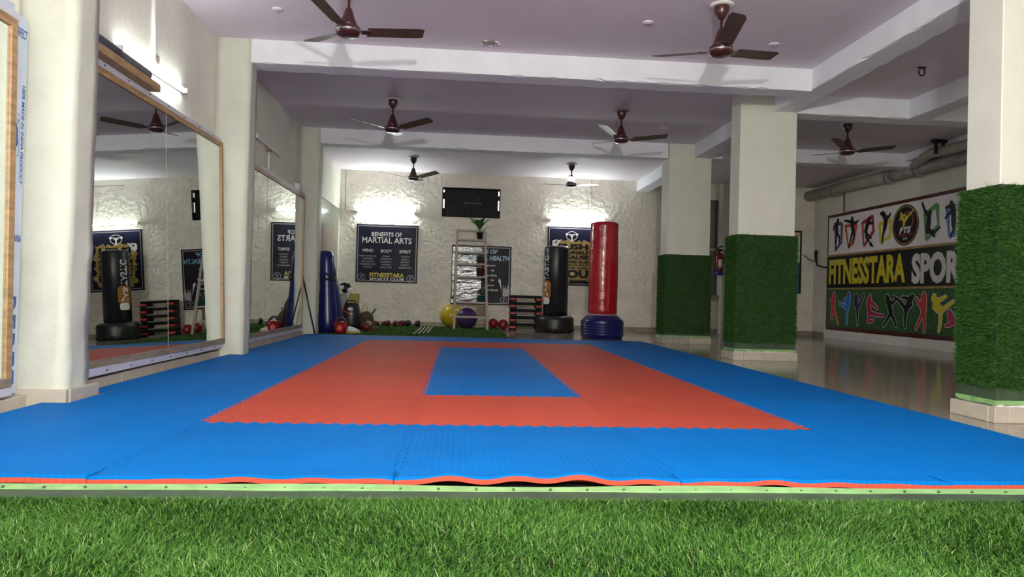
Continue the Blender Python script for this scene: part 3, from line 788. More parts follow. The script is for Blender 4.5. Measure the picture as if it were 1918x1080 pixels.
# ================================================================== BACK WALL POSTERS
K_navy = mat('print_navy', (0.010, 0.012, 0.036), 0.4, spec=.15, var=.7, vscale=3.0, second=(0.008, 0.008, 0.012))
K_black = mat('print_black', (0.007, 0.007, 0.009), 0.4, spec=.25, var=.3, vscale=4)
K_white = mat('print_white', (0.74, 0.73, 0.72), 0.3, var=.06, vscale=9)
K_grey = mat('print_grey', (0.34, 0.34, 0.36), 0.3, var=.1, vscale=9)
K_pink = mat('print_border_line', (0.42, 0.32, 0.32), 0.3, var=.15, vscale=9)
K_yel = mat('print_yellow', (0.66, 0.56, 0.03), 0.3, var=.1, vscale=9)
K_gold = mat('print_gold', (0.36, 0.25, 0.07), 0.35, var=.4, vscale=14)
K_blue = mat('print_cyan', (0.13, 0.36, 0.52), 0.3, var=.1, vscale=9)

def poster(name, label, x0, x1, z0, z1, sheet, tilt=0.0):
    t = Thing(name, label, 'poster', ((x0 + x1) / 2, YB, z0))
    t.part('poster_sheet', MB().bbox(x0, x1, YB - .012, YB - .001, z0, z1, .002), sheet)
    f = fr_back(YB - .012); mb = MB(); b = .035
    put_stroke(mb, [(x0 + b, z0 + b), (x1 - b, z0 + b), (x1 - b, z1 - b), (x0 + b, z1 - b), (x0 + b, z0 + b)], .012, f, .0012, caps=False)
    t.part('border_line', mb, K_pink)
    return t, f
def emblem_small(t, f, cx, cz, r):
    mb = MB(); put_disc(mb, f, cx, cz, r, .0014, 0, inner=r * .88)
    put_stroke(mb, [(cx - r * .3, cz + r * .5), (cx, cz + r * .1), (cx + r * .45, cz + r * .55)], r * .16, f, .0014); put_stroke(mb, [(cx, cz + r * .1), (cx - r * .05, cz - r * .2)], r * .16, f, .0014)
    put_text(mb, 'FTS', f, cx, cz - r * .45, w=r * .9, h=r * .32, bold=.02, off=.0014)
    t.part('printed_emblem', mb, K_grey)

t, f = poster('martial_arts_poster', 'navy poster listing benefits of martial arts', -2.075, -0.85, 0.868, 2.03, K_navy)
t.part('title_lettering', put_text(MB(), 'BENEFITS OF', f, -1.475, 1.835, w=.60, h=.085, bold=.012, off=.0014), K_white)
t.part('title_lettering', put_text(MB(), 'MARTIAL ARTS', f, -1.47, 1.715, w=.98, h=.12, bold=.012, off=.0014), K_white)
for s, cx, wd in (('MIND', -1.84, .21), ('BODY', -1.475, .22), ('SPIRIT', -1.10, .23)):
    t.part('heading_lettering', put_text(MB(), s, f, cx, 1.505 - .012 * (cx + 1.84), w=wd, h=.062, bold=.01, off=.0014), K_white)
for cx, lines in ((-1.84, ['MEMORY RETENTION', 'CONFIDENCE', 'SELF CONTROL', 'PROBLEM SOLVING', 'ADAPTION']),
                  (-1.475, ['BALANCE', 'COORDINATION', 'FLEXIBILITY', 'ENDURANCE', 'MUSCLE TONE']),
                  (-1.10, ['PATIENCE', 'RESPECT', 'INTEGRITY', 'HUMILITY', 'PERSEVERANCE'])):
    for i, s in enumerate(lines): t.part('list_lettering', put_text(MB(), s, f, cx, 1.395 - i * .055, w=.0205 * len(s), h=.030, bold=.012, off=.0014), K_grey)
t.part('club_lettering', put_text(MB(), 'FITNESSTARA', f, -1.455, 1.018, w=.68, h=.088, bold=.025, off=.0014), K_yel)
t.part('club_lettering', put_text(MB(), 'SPORTS CLUB', f, -1.455, .938, w=.68, h=.046, bold=.02, off=.0014), K_white)
emblem_small(t, f, -1.955, .97, .075); emblem_small(t, f, -.985, .96, .075)

t, f = poster('health_poster', 'shiny dark health poster half hidden behind the ladder stand', -0.165, 1.04, 0.475, 1.67, mat('print_gloss_dark', (0.009, 0.009, 0.016), 0.4, var=.4, vscale=3, spec=.15))
t.part('blistered_laminate', MB().bbox(-.15, .44, YB - .0145, YB - .012, .50, 1.63, .001), mat('print_shiny_dark', (0.03, 0.03, 0.035), 0.16, var=.4, vscale=3, bump=.6, bscale=3.0, bdist=.04, stretch=(.6, 1, 2.2), spec=.8))
mb = MB()
put_text(mb, 'BENEFITS OF', f, .43, 1.555, w=.66, h=.085, bold=.03, shear=.2, off=.0034)
put_text(mb, 'MENTAL HEALTH', f, .58, 1.425, w=.84, h=.095, bold=.03, shear=.2, off=.0034)
t.part('title_lettering', mb, K_blue)
mb = MB()
for i, (s, wd) in enumerate((('agement', .20), ('ng', .06), ('cular Skills', .27), ('ng', .06), ('Focus', .15), ('ed Mental', .24))):
    put_text(mb, s, f, .62 + .04 * (i % 2), 1.27 - i * .098, w=wd, h=.035, bold=.015, off=.0014)
put_poly(mb, [(.80, 1.02), (.785, .94), (.805, .955), (.86, .76), (.835, .96), (.85, .955)], f, .0014)
t.part('list_lettering', mb, K_white)
mb = MB()
for i in range(6): put_poly(mb, [(.88 + i * .022, .66), (.90 + i * .022, .66), (.905 + i * .024, .80 + .05 * math.sin(i * 2)), (.885 + i * .024, .86 + .04 * math.cos(i * 3))], f, .0013)
t.part('printed_flower', mb, K_grey)
emblem_small(t, f, .905, .575, .072)

t, f = poster('push_yourself_poster', 'dark poster with gold splash and PUSH YOURSELF lettering', 1.77, 2.80, 0.915, 2.115, K_navy)
r_ = random.Random(4); splash = []
for i in range(64):
    a = 2 * math.pi * i / 64; sx, sz = .40, .42
    k = (abs(math.cos(a)) ** 8 + abs(math.sin(a)) ** 8) ** (-1 / 8)
    splash.append((2.30 + sx * k * math.cos(a) * r_.uniform(.88, 1.1), 1.42 + sz * k * math.sin(a) * r_.uniform(.9, 1.08)))
t.part('gold_splash', put_poly(MB(), splash, f, .0011), K_gold)
mb = MB()
for s, z, wd, h in (('PUSH', 1.71, .62, .13), ('YOURSELF', 1.59, .66, .075), ('BECAUSE', 1.495, .66, .085), ('NO ONE ELSE', 1.40, .66, .06), ('IS GOING TO DO IT', 1.335, .66, .042), ('FOR', 1.275, .12, .034), ('YOU', 1.155, .66, .17)):
    put_text(mb, s, f, 2.30, z, w=wd, h=h, bold=.055, off=.0018)
put_poly(mb, [(1.98, 1.265), (2.21, 1.265), (2.21, 1.287), (1.98, 1.287)], f, .0018); put_poly(mb, [(2.39, 1.265), (2.62, 1.265), (2.62, 1.287), (2.39, 1.287)], f, .0018)
t.part('slogan_lettering', mb, K_black)
st = [(2.295 + (.042 if i % 2 == 0 else .018) * math.sin(math.pi * i / 5), 1.155 + (.042 if i % 2 == 0 else .018) * math.cos(math.pi * i / 5)) for i in range(10)]
t.part('printed_star', put_poly(MB(), st, f, .0024), K_white)
mb = MB(); cx, cz = 2.27, 1.93
put_disc(mb, f, cx, cz, .115, .0016, inner=.103, ry=.095)
put_stroke(mb, [(cx - .12, cz + .03), (cx + .12, cz + .03)], .010, f, .0017)
for s in (-1, 1):
    put_disc(mb, f, cx + s * .105, cz + .03, .024, .0018, n=14)
    put_stroke(mb, [(cx, cz - .005), (cx + s * .035, cz + .01), (cx + s * .05, cz + .035)], .016, f, .0017); put_stroke(mb, [(cx, cz - .05), (cx + s * .015, cz - .11)], .020, f, .0017)
put_disc(mb, f, cx, cz + .022, .013, .0018, n=12); put_stroke(mb, [(cx, cz), (cx, cz - .06)], .03, f, .0017)
t.part('printed_lifter', mb, K_white)
mb = MB()
for s in (0, .09):
    put_disc(mb, f, 1.92 + s, 1.735, .045, .0016, n=18); put_stroke(mb, [(1.885 + s, 1.74), (1.90 + s, 1.81), (1.97 + s, 1.845)], [.03, .05, .012], f, .0017)
t.part('quotation_mark', mb, K_white)

# poster at the far right
t = Thing('framed_poster', 'black-edged poster with blue lower half beside the cable stub', 'poster', (6.8, YB, .88))
t.part('poster_sheet', MB().bbox(6.42, 7.15, YB - .014, YB - .001, .88, 2.20, .003), K_black)
f = fr_back(YB - .014)
t.part('upper_print', put_poly(MB(), [(6.45, 1.52), (7.11, 1.52), (7.11, 2.16), (6.45, 2.16)], f, .001), K_white)
t.part('lower_print', put_poly(MB(), [(6.45, .92), (7.11, .92), (7.11, 1.52), (6.45, 1.52)], f, .001), flat('royal', (28, 70, 140)))
mb = MB(); put_stroke(mb, [(6.5, 1.75), (6.8, 1.85), (7.1, 2.12)], [.02, .09, .03], f, .0016); put_stroke(mb, [(6.6, 2.0), (6.9, 2.05), (7.08, 2.15)], [.01, .05, .01], f, .0016)
t.part('printed_swoosh', mb, flat('orange', (200, 130, 40)))
mb = MB(); put_poly(mb, [(6.7, 1.05), (6.95, 1.12), (7.1, 1.0), (7.03, 1.2), (7.1, 1.33), (6.97, 1.3), (6.9, 1.45), (6.86, 1.28)], f, .0018)
t.part('printed_flash', mb, flat('scarlet', (150, 40, 35)))

# ================================================================== BANNER ON THE RIGHT WALL
FIGS = {
 'jogger': ('red', (0.29, 0.88), [[(0.29, 0.84), (0.28, 0.7), (0.28, 0.54)], [(0.29, 0.8), (0.19, 0.75), (0.22, 0.68)], [(0.28, 0.54), (0.21, 0.48), (0.23, 0.39)], [(0.29, 0.54), (0.39, 0.44), (0.46, 0.31)]]),
 'side_kicker': ('blue', (0.82, 0.88), [[(0.82, 0.84), (0.8, 0.73), (0.77, 0.61)], [(0.77, 0.62), (0.6, 0.67), (0.48, 0.71)], [(0.77, 0.61), (0.76, 0.47), (0.76, 0.32)], [(0.81, 0.8), (0.67, 0.76), (0.74, 0.68)]]),
 'high_kicker': ('navy', (1.05, 0.85), [[(1.05, 0.82), (1.07, 0.71), (1.1, 0.61)], [(1.1, 0.61), (1.11, 0.46), (1.11, 0.31)], [(1.1, 0.62), (1.23, 0.74), (1.32, 0.89)], [(1.04, 0.78), (1.01, 0.71), (1.02, 0.65)]]),
 'flying_kicker': ('magenta', (1.49, 0.83), [[(1.48, 0.79), (1.45, 0.69), (1.49, 0.54)], [(1.49, 0.54), (1.69, 0.51), (1.88, 0.5)], [(1.49, 0.53), (1.45, 0.37), (1.61, 0.41)], [(1.49, 0.75), (1.64, 0.67), (1.72, 0.62)]]),
 'stance_fighter': ('black', (1.99, 0.83), [[(2.0, 0.8), (2.05, 0.7), (2.11, 0.54)], [(2.1, 0.54), (2.0, 0.43), (1.91, 0.32)], [(2.12, 0.54), (2.2, 0.44), (2.26, 0.33)], [(2.01, 0.76), (2.15, 0.72), (2.23, 0.78)]]),
 'roundhouse_fighter': ('black', (2.66, 0.84), [[(2.63, 0.81), (2.57, 0.73), (2.51, 0.61)], [(2.51, 0.61), (2.49, 0.46), (2.49, 0.33)], [(2.51, 0.62), (2.34, 0.76), (2.18, 0.83)], [(2.61, 0.78), (2.51, 0.81), (2.4, 0.82)], [(2.59, 0.77), (2.64, 0.7), (2.58, 0.66)]]),
 'guard_fighter': ('red', (2.94, 0.87), [[(2.94, 0.84), (2.95, 0.71), (2.94, 0.58)], [(2.93, 0.58), (2.85, 0.45), (2.76, 0.31)], [(2.95, 0.58), (2.97, 0.43), (2.96, 0.28)], [(2.93, 0.79), (2.85, 0.7), (2.76, 0.81)], [(2.94, 0.77), (2.88, 0.66), (2.97, 0.66)]]),
 'axe_kicker': ('yellow', (3.18, 0.84), [[(3.18, 0.81), (3.25, 0.7), (3.33, 0.61)], [(3.33, 0.61), (3.47, 0.69), (3.61, 0.77)], [(3.33, 0.61), (3.33, 0.45), (3.3, 0.3)], [(3.21, 0.76), (3.32, 0.79), (3.44, 0.84)], [(3.21, 0.74), (3.18, 0.67), (3.25, 0.61)]]),
 'crouching_kicker': ('magenta', (3.53, 0.6), [[(3.54, 0.57), (3.56, 0.51), (3.62, 0.47)], [(3.62, 0.47), (3.53, 0.41), (3.45, 0.39)], [(3.62, 0.47), (3.67, 0.42), (3.73, 0.4)]]),
 'skater': ('black', (0.38, 2.33), [[(0.37, 2.3), (0.33, 2.2), (0.35, 2.09)], [(0.35, 2.09), (0.45, 1.98), (0.44, 1.88)], [(0.34, 2.09), (0.32, 1.91), (0.31, 1.74)], [(0.33, 2.27), (0.24, 2.22), (0.22, 2.15)]]),
 'arms_out_skater': ('black', (0.87, 2.31), [[(0.87, 2.28), (0.88, 2.19), (0.91, 2.07)], [(0.86, 2.25), (0.74, 2.27), (0.61, 2.3)], [(0.89, 2.24), (0.99, 2.21), (1.07, 2.25)], [(0.92, 2.07), (0.95, 1.97), (0.89, 1.86)], [(0.9, 2.08), (0.84, 1.92), (0.77, 1.76)]]),
 'leaping_skater': ('black', (1.42, 2.24), [[(1.41, 2.21), (1.36, 2.14), (1.32, 2.03)], [(1.39, 2.18), (1.47, 2.16), (1.55, 2.16)], [(1.32, 2.03), (1.4, 1.94), (1.49, 1.89)], [(1.32, 2.03), (1.34, 1.91), (1.43, 1.83)], [(1.47, 1.79), (1.54, 1.74)]]),
 'dancer': ('black', (1.82, 2.3), [[(1.85, 2.27), (1.92, 2.17), (1.88, 2.03)], [(1.88, 2.23), (1.8, 2.28), (1.75, 2.31)], [(1.92, 2.21), (2.0, 2.22), (2.04, 2.27)], [(1.88, 2.03), (1.84, 1.91), (1.82, 1.77)]]),
 'jumper': ('black', (3.05, 2.16), [[(3.02, 2.13), (3.02, 2.02), (3.0, 1.88)], [(3.01, 2.11), (2.92, 2.22), (2.86, 2.34)], [(3.0, 1.9), (3.15, 1.84), (3.28, 1.91)], [(3.0, 1.88), (3.08, 1.84), (3.16, 1.78)]]),
 'boarder': ('black', (3.52, 2.25), [[(3.53, 2.22), (3.57, 2.11), (3.58, 1.92)], [(3.52, 2.21), (3.41, 2.2)], [(3.53, 2.13), (3.4, 2.04)], [(3.58, 1.92), (3.58, 1.84), (3.52, 1.76)]]),
}
FRAMES = {
 'blue_dark': [(0.26, 2.28), (0.5, 2.26), (0.49, 1.9), (0.29, 1.76)],
 'orange': [(0.63, 2.2), (0.99, 2.19), (0.9, 1.86), (0.74, 1.78)],
 'crimson': [(1.19, 2.2), (1.5, 2.29), (1.54, 2.02), (1.25, 1.77)],
 'yellow': [(1.72, 2.13), (2.03, 2.16), (2.01, 1.88), (1.75, 1.81)],
 'green': [(2.9, 2.16), (3.19, 2.28), (3.22, 1.96), (2.95, 1.75)],
 'sky': [(3.41, 2.21), (3.57, 2.23), (3.58, 1.78), (3.48, 1.75)],
}
UW = 5.6
t = Thing('sports_banner', 'wide sports club banner with martial arts figures on the side wall', 'banner', (7.40, 13.43 - UW / 2, 0.165))
t.part('banner_sheet', MB().bbox(7.402, 7.419, 13.43 - UW, 13.43, 0.165, 2.46, .003), flat('maroon', (84, 24, 30), .3))
f = fr_right(7.402)
t.part('white_panel', put_poly(MB(), [(.05, 1.66), (UW - .05, 1.66), (UW - .05, 2.40), (.05, 2.40)], f, .0012), flat('panel_white', (240, 236, 240), .3))
t.part('black_band', put_poly(MB(), [(.03, 1.0), (UW - .03, 1.0), (UW - .03, 1.62), (.03, 1.62)], f, .0012), K_black)
t.part('gold_stripe', put_poly(MB(), [(.03, 1.62), (UW - .03, 1.62), (UW - .03, 1.66), (.03, 1.66)], f, .0014), K_gold)
t.part('gold_stripe', put_poly(MB(), [(.03, .965), (UW - .03, .965), (UW - .03, 1.0), (.03, 1.0)], f, .0014), K_gold)
t.part('grass_panel', put_poly(MB(), [(.05, .235), (UW - .05, .235), (UW - .05, .965), (.05, .965)], f, .0012), mat('printed_grass', (0.03, 0.12, 0.035), .3, var=.8, vscale=22, detail=8))
FC = {'red': flat('figure_red', (205, 50, 45)), 'blue': flat('figure_blue', (20, 120, 215)), 'navy': flat('figure_navy', (28, 26, 80)), 'magenta': flat('figure_magenta', (180, 30, 95)),
      'black': K_black, 'yellow': flat('figure_yellow', (222, 205, 40)), 'blue_dark': flat('brush_slate', (70, 90, 135)), 'orange': flat('brush_orange', (205, 85, 60)),
      'crimson': flat('brush_crimson', (175, 35, 75)), 'green': flat('brush_green', (85, 150, 80)), 'sky': flat('brush_sky', (60, 130, 200))}
for k, pts in FRAMES.items():
    mb = MB()
    for j in range(3):
        dx = .018 * j; q = [(a + dx + random.uniform(-.01, .01), b - .012 * j) for a, b in pts]
        put_stroke(mb, q + [q[0]], [.035, .05, .03, .022, .035], f, .0018 + .0003 * j)
    t.part('brush_frame', mb, FC[k])
for k, (c, hd, lines) in FIGS.items():
    low = hd[1] < 1.2; thick = .095 if low else .085
    fo = MB(); out = MB()
    for tgt, ex, of in ((out, .020, .0030), (fo, 0.0, .0038)):
        if tgt is out and not low: continue
        put_disc(tgt, f, hd[0], hd[1], .040 + ex / 2, of, ry=.045 + ex / 2, n=16)
        for i, ln in enumerate(lines):
            n = len(ln); body = i == 0
            ws = [thick * (1.25 if body else .85) * (1 - .45 * j / max(1, n - 1) * (0 if body else 1)) + ex for j in range(n)]
            put_stroke(tgt, ln, ws, f, of)
    p = t.part('printed_figure', fo, FC[c])
    if low: t.part('figure_outline', out, K_white, p)
t.part('name_lettering', put_text(MB(), 'FITNESSTARA', f, 1.275, 1.315, w=2.38, h=.50, bold=.045, off=.0022), K_yel)
t.part('name_lettering', put_text(MB(), 'SPORTS', f, 3.40, 1.29, w=1.55, h=.50, bold=.05, off=.0022), K_white)
e = MB(); put_disc(e, f, 2.44, 2.03, .345, .0022, n=48); eo = t.part('club_emblem', e, K_black)
t.part('emblem_ring', put_disc(MB(), f, 2.44, 2.03, .325, .0028, n=48, inner=.305), K_gold, eo)
mb = MB(); put_disc(mb, f, 2.50, 2.10, .15, .0028, n=30, inner=.125); put_text(mb, 'FITNESSTARA SPORTS', f, 2.44, 1.865, w=.42, h=.035, bold=.02, off=.003); t.part('emblem_arc', mb, FC['crimson'], eo)
mb = MB(); put_disc(mb, f, 2.33, 2.24, .025, .0034, n=12)
for ln, ws in (([(2.33, 2.21), (2.37, 2.14), (2.42, 2.10)], .06), ([(2.42, 2.10), (2.50, 2.16), (2.66, 2.27)], [.06, .05, .02]), ([(2.42, 2.10), (2.41, 2.05), (2.40, 1.99)], [.06, .05, .03]), ([(2.35, 2.19), (2.42, 2.20), (2.45, 2.17)], .035), ([(2.33, 2.19), (2.30, 2.13)], .035)): put_stroke(mb, ln, ws, f, .0034)
t.part('emblem_kicker', mb, K_yel, eo)
mb = MB(); put_text(mb, 'FTS', f, 2.44, 1.945, w=.30, h=.11, bold=.05, shear=.2, off=.0036); put_text(mb, 'CLUB', f, 2.44, 1.805, w=.12, h=.034, bold=.03, off=.0036)
t.part('emblem_lettering', mb, K_white, eo)

# drain pipes above the banner
t = Thing('drain_pipe', 'thick grey drain pipe running above the sports banner', 'pipe', (7.27, 12, 2.85))
t.part('pipe_run', MB().tube([(7.27, 13.98, 2.93), (7.27, 12.3, 2.91), (7.27, 11.2, 2.885)], .105, 18), M_pvc_l)
t.part('pipe_run', MB().tube([(7.27, 11.2, 2.885), (7.27, 10.9, 2.88), (7.27, 8.0, 2.84)], .10, 18), M_pvc)
for y in (12.9, 11.25, 10.5): t.part('pipe_collar', MB().tube([(7.27, y, 2.90 - (13.5 - y) * .014), (7.27, y - .1, 2.90 - (13.6 - y) * .014)], .115, 18), M_pvc)
t.part('pipe_bend', MB().tube([(7.20, 10.50, 2.90), (7.10, 10.15, 2.96), (7.03, 9.85, 2.99), (6.98, 9.6, 2.95), (6.95, 9.0, 2.93), (6.95, 8.1, 2.93)], .075, 14), M_pvc_l)
t.part('ceiling_bracket', MB().bbox(6.80, 7.02, 9.50, 9.56, 3.06, 3.11, .006).bbox(6.84, 6.88, 9.51, 9.55, 2.9, 3.06, .004).bbox(6.95, 6.99, 9.51, 9.55, 2.9, 3.06, .004), M_blackmatte)
single('copper_conduit', MB().tube([(7.40, 12.86, 2.84), (7.402, 12.85, 2.47)], .012, 8), mat('rusty_brown', (.13, .05, .03), .6, var=.4, vscale=20), 'thin rusty conduit dropping to the top of the banner', 'pipe', (7.4, 12.85, 2.47))
t = Thing('cable_stub', 'black taped cable ends sticking out of the corner by the banner', 'cable', (7.36, 13.75, 1.5))
t.part('taped_end', MB().tube([(7.34, 13.72, 1.52), (7.33, 13.74, 1.64), (7.33, 13.74, 1.78)], [.02, .03, .035], 8), M_blackmatte)
t.part('cable', MB().tube([(7.40, 13.44, 1.42), (7.37, 13.55, 1.43), (7.34, 13.70, 1.47), (7.34, 13.72, 1.54)], .016, 8), M_blackmatte)
t.part('bare_wire', MB().tube([(7.34, 13.72, 1.55), (7.22, 13.76, 1.58), (7.10, 13.8, 1.68)], .012, 6), M_greywood)

# fire extinguisher
t = Thing('fire_extinguisher', 'red and blue fire extinguisher hanging on the pilaster', 'extinguisher', (5.25, 13.66, 1.2))
c = (5.25, 13.66, 0)
t.part('cylinder', MB().lathe([(.0, 1.27), (.088, 1.27), (.09, 1.29), (.09, 1.58), (.075, 1.63), (.03, 1.66), (.02, 1.67)], c, 20), mat('extinguisher_red', (0.23, 0.012, 0.012), .25, var=.15))
t.part('blue_base_band', MB().lathe([(.0, 1.2), (.092, 1.2), (.094, 1.22), (.094, 1.29), (.0, 1.295)], c, 20), mat('extinguisher_blue', (.012, .03, .26), .3, var=.15))
t.part('label_patch', MB().add([(5.25 + .0915 * math.cos(a), 13.66 + .0915 * math.sin(a), z) for z in (1.36, 1.52) for a in (-2.1, -1.8, -1.5, -1.2)], [(0, 1, 5, 4), (1, 2, 6, 5), (2, 3, 7, 6)]), K_white)
t.part('valve', MB().tube([(5.25, 13.66, 1.66), (5.25, 13.66, 1.72)], .022, 10).bbox(5.21, 5.31, 13.645, 13.675, 1.71, 1.735, .004), M_blackmatte)
t.part('handle', MB().tube([(5.22, 13.66, 1.74), (5.27, 13.66, 1.78), (5.33, 13.66, 1.80)], .012, 8), M_blackmatte)
t.part('hose', MB().tube([(5.27, 13.65, 1.70), (5.34, 13.63, 1.70), (5.35, 13.63, 1.60), (5.34, 13.63, 1.45)], .010, 8), M_blackmatte)
t.part('wall_hook', MB().bbox(5.23, 5.40, 13.74, 13.80, 1.60, 1.66, .004), M_steel)

# ================================================================== CEILING FANS
def fan_proto():
    r = bpy.data.objects.new('ceiling_fan', None); COL.objects.link(r)
    def part(n, mb, m, par=None): return mb.obj(n, m, par or r)
    part('canopy', MB().lathe([(.0, -.002), (.058, -.002), (.062, -.02), (.055, -.07), (.03, -.11), (.016, -.125)][::-1], n=20), M_fan)
    part('down_rod', MB().tube([(0, 0, -.11), (0, 0, -.30)], .011, 10), M_fan)
    part('lower_cup', MB().lathe([(.075, -.345), (.068, -.325), (.05, -.28), (.036, -.235), (.026, -.205), (.014, -.195)], n=20), M_fan)
    mo = part('motor_housing', MB().lathe([(.0, -.425), (.06, -.424), (.088, -.412), (.098, -.392), (.100, -.372), (.094, -.352), (.074, -.342)], n=28), M_fan)
    part('trim_ring', MB().lathe([(.0985, -.392), (.1035, -.388), (.1035, -.380), (.0995, -.376)], n=28), M_steel, mo)
    for k in range(3):
        a = 2 * math.pi * k / 3; c, s = math.cos(a), math.sin(a)
        def P(x, y, z): return (x * c - y * s, x * s + y * c, z)
        V = []; F = []; n = 10
        for i in range(n + 1):
            u = i / n; x = .15 + .45 * u; wd = .058 + .010 * u - (.020 * max(0, u - .93) / .07)
            z = -.372 + .05 * u
            for yy, dz in ((-1, .014), (-.2, .004), (.6, -.004), (1, -.012)):
                V.append(P(x, yy * wd, z + dz)); 
        m_ = len(V)
        V += [(p[0], p[1], p[2] - .003) for p in V]
        for i in range(n):
            for j in range(3):
                q = (i * 4 + j, i * 4 + j + 4, i * 4 + j + 5, i * 4 + j + 1); F.append(q); F.append(tuple(m_ + t_ for t_ in q[::-1]))
        b = part('fan_blade', MB().add(V, F, 0, True), M_blade)
        V = [P(*p) for p in ((.075, -.022, -.372), (.175, -.034, -.364), (.175, .034, -.372), (.075, .022, -.380), (.075, -.022, -.378), (.175, -.034, -.370), (.175, .034, -.378), (.075, .022, -.386))]
        part('blade_bracket', MB().add(V, [(0, 3, 2, 1), (4, 5, 6, 7), (0, 1, 5, 4), (1, 2, 6, 5), (2, 3, 7, 6), (3, 0, 4, 7)]), M_fan, b)
    return r
fan0 = fan_proto(); first = True
for x, y, rot, lab, plate in ((2.094, 5.52, 21, 'maroon ceiling fan with a round plate nearest the long pillar beam in the first bay', True),
                       (-0.934, 5.54, 12, 'maroon ceiling fan in the first bay on the mirror side', False),
                       (-0.895, 8.78, 86, 'maroon ceiling fan between the two cross beams on the mirror side', False),
                       (2.037, 8.80, 114, 'maroon ceiling fan between the two cross beams on the pillar side', True),
                       (-0.875, 12.45, 78, 'dark ceiling fan above the martial arts poster by the back wall', False),
                       (1.993, 12.50, 21, 'dark ceiling fan above the punching bags by the back wall', False),
                       (5.154, 8.90, 107, 'dark ceiling fan over the side aisle by the drain pipe', False)):
    o = fan0 if first else copy_tree(fan0); first = False
    o.location = (x, y, ZC); o.rotation_euler.z = math.radians(rot); props(o, lab, 'fan', 'ceiling fans')
    if plate:
        p = MB().lathe([(.0, -.004), (.10, -.004), (.098, -.012), (.07, -.016), (.0, -.016)][::-1], n=24).obj('ceiling_plate', M_white, o)
    else:
        p = MB().lathe([(.0, -.002), (.085, -.002), (.075, -.010), (.0, -.010)][::-1], n=24).obj('ceiling_plate', M_ceil, o)

# ceiling rosettes, hole, hook
for x, y, lab in ((-1.645, 6.136, 'small round ceiling box near the mirror-side fan'), (1.597, 5.962, 'small round ceiling box close to the plated fan'),
                  (2.90, 6.29, 'small round ceiling box with a loose wire by the cross beam'), (2.83, 9.61, 'small round ceiling box in the middle bay')):
    t = Thing('ceiling_box', lab, 'ceiling box', (x, y, ZC - .014))
    t.part('cover_ring', MB().lathe([(.0, -.012), (.042, -.012), (.05, -.004), (.05, 0.0), (.0, 0)], (x, y, ZC), 20), M_ceil)
    t.part('cover_screw', MB().ball((x + .012, y, ZC - .013), .006, 8, 5), M_steel)
t = Thing('ceiling_hole', 'broken dark patch of plaster in the ceiling by the first beam', 'hole', (.23, 6.66, ZC - .01))
r_ = random.Random(2); pts = [(.23 + .085 * math.cos(a) * r_.uniform(.6, 1.2), 6.66 + .07 * math.sin(a) * r_.uniform(.6, 1.2)) for a in [2 * math.pi * i / 14 for i in range(14)]]
mb = MB().add([(a, b, ZC - .004) for a, b in pts] + [(a, b, ZC) for a, b in pts], [tuple(range(14))[::-1]] + [(i, (i + 1) % 14, 14 + (i + 1) % 14, 14 + i) for i in range(14)])
t.part('dark_cavity', mb, M_skirt_grey)
for i in range(9):
    a = 2 * math.pi * i / 9; x, y = .23 + .085 * math.cos(a), 6.66 + .07 * math.sin(a)
    t.part('plaster_flake', MB().ball((x, y, ZC - .006), .014, 6, 4, sc=(1.6, 1, .6)), M_mortar if i % 2 else M_ceil)
t = Thing('ceiling_hook', 'bare black ring hook in the side aisle ceiling', 'hook', (4.635, 6.67, ZC - .10))
t.part('hook_plate', MB().bbox(4.59, 4.68, 6.66, 6.68, ZC - .012, ZC - .001, .002), M_blackmatte)
t.part('hook_ring', MB().tube([(4.635 + .033 * math.sin(a), 6.67, ZC - .05 + .040 * math.cos(a)) for a in [2 * math.pi * i / 16 for i in range(17)]], .008, 8), M_blackmatte)

# ================================================================== PUNCHING BAGS
def wrap_text(mb, body, c, r, ang, z, w, h, bold, rot90=True):
    P, F = text_poly(body, w, h, bold)
    V = []
    for a, b in P:
        u, v = (-b, a) if rot90 else (a, b)
        t_ = ang + u / r; V.append((c[0] + r * math.cos(t_), c[1] + r * math.sin(t_), z + v))
    mb.add(V, F); return mb
def wrap_patch(mb, c, r, ang, z, w, h, corner=.03):
    pts = []
    n = 12
    rows = 8
    V = []; F = []
    for j in range(rows + 1):
        v = -h / 2 + h * j / rows; d = max(0, abs(v) - (h / 2 - corner)); ww = w / 2 - (corner - math.sqrt(max(0, corner ** 2 - d ** 2)))
        for i in range(n + 1):
            u = -ww + 2 * ww * i / n; t_ = ang + u / r; V.append((c[0] + r * math.cos(t_), c[1] + r * math.sin(t_), z + v))
    for j in range(rows):
        for i in range(n): a = j * (n + 1) + i; F.append((a, a + 1, a + n + 2, a + n + 1))
    mb.add(V, F, 0, True); return mb
BC = (1.835, 13.05, 0); BR = .232
t = Thing('punching_bag', 'black freestanding punching bag with white and orange lettering', 'punching bag', BC)
M_bagblack = mat('navy_black_vinyl', (0.010, 0.011, 0.018), .35, var=.3, vscale=5, bump=.1, bscale=12)
t.part('bag_body', MB().lathe([(.0, .31), (.20, .31), (BR, .33), (BR, 1.585), (.225, 1.615), (.20, 1.625), (.0, 1.63)], BC, 40, wob=lambda a, z: .004 * math.sin(3 * a + z * 5)), M_bagblack)
t.part('top_rim', MB().lathe([(.205, 1.622), (.212, 1.632), (.219, 1.622)], BC, 40), M_steel)
bs = t.part('base', MB().lathe([(.0, .0), (.33, .0), (.355, .03), (.36, .10), (.36, .24), (.345, .29), (.30, .315), (.24, .32), (.0, .32)], BC, 44), M_black)
rbm = MB()
for i in range(52):
    a = 2 * math.pi * i / 52; x, y = BC[0] + .361 * math.cos(a), BC[1] + .361 * math.sin(a)
    rbm.tube([(x, y, .015), (x, y, .075)], .006, 5)
t.part('base_tread', rbm, M_black, bs, kind='stuff')
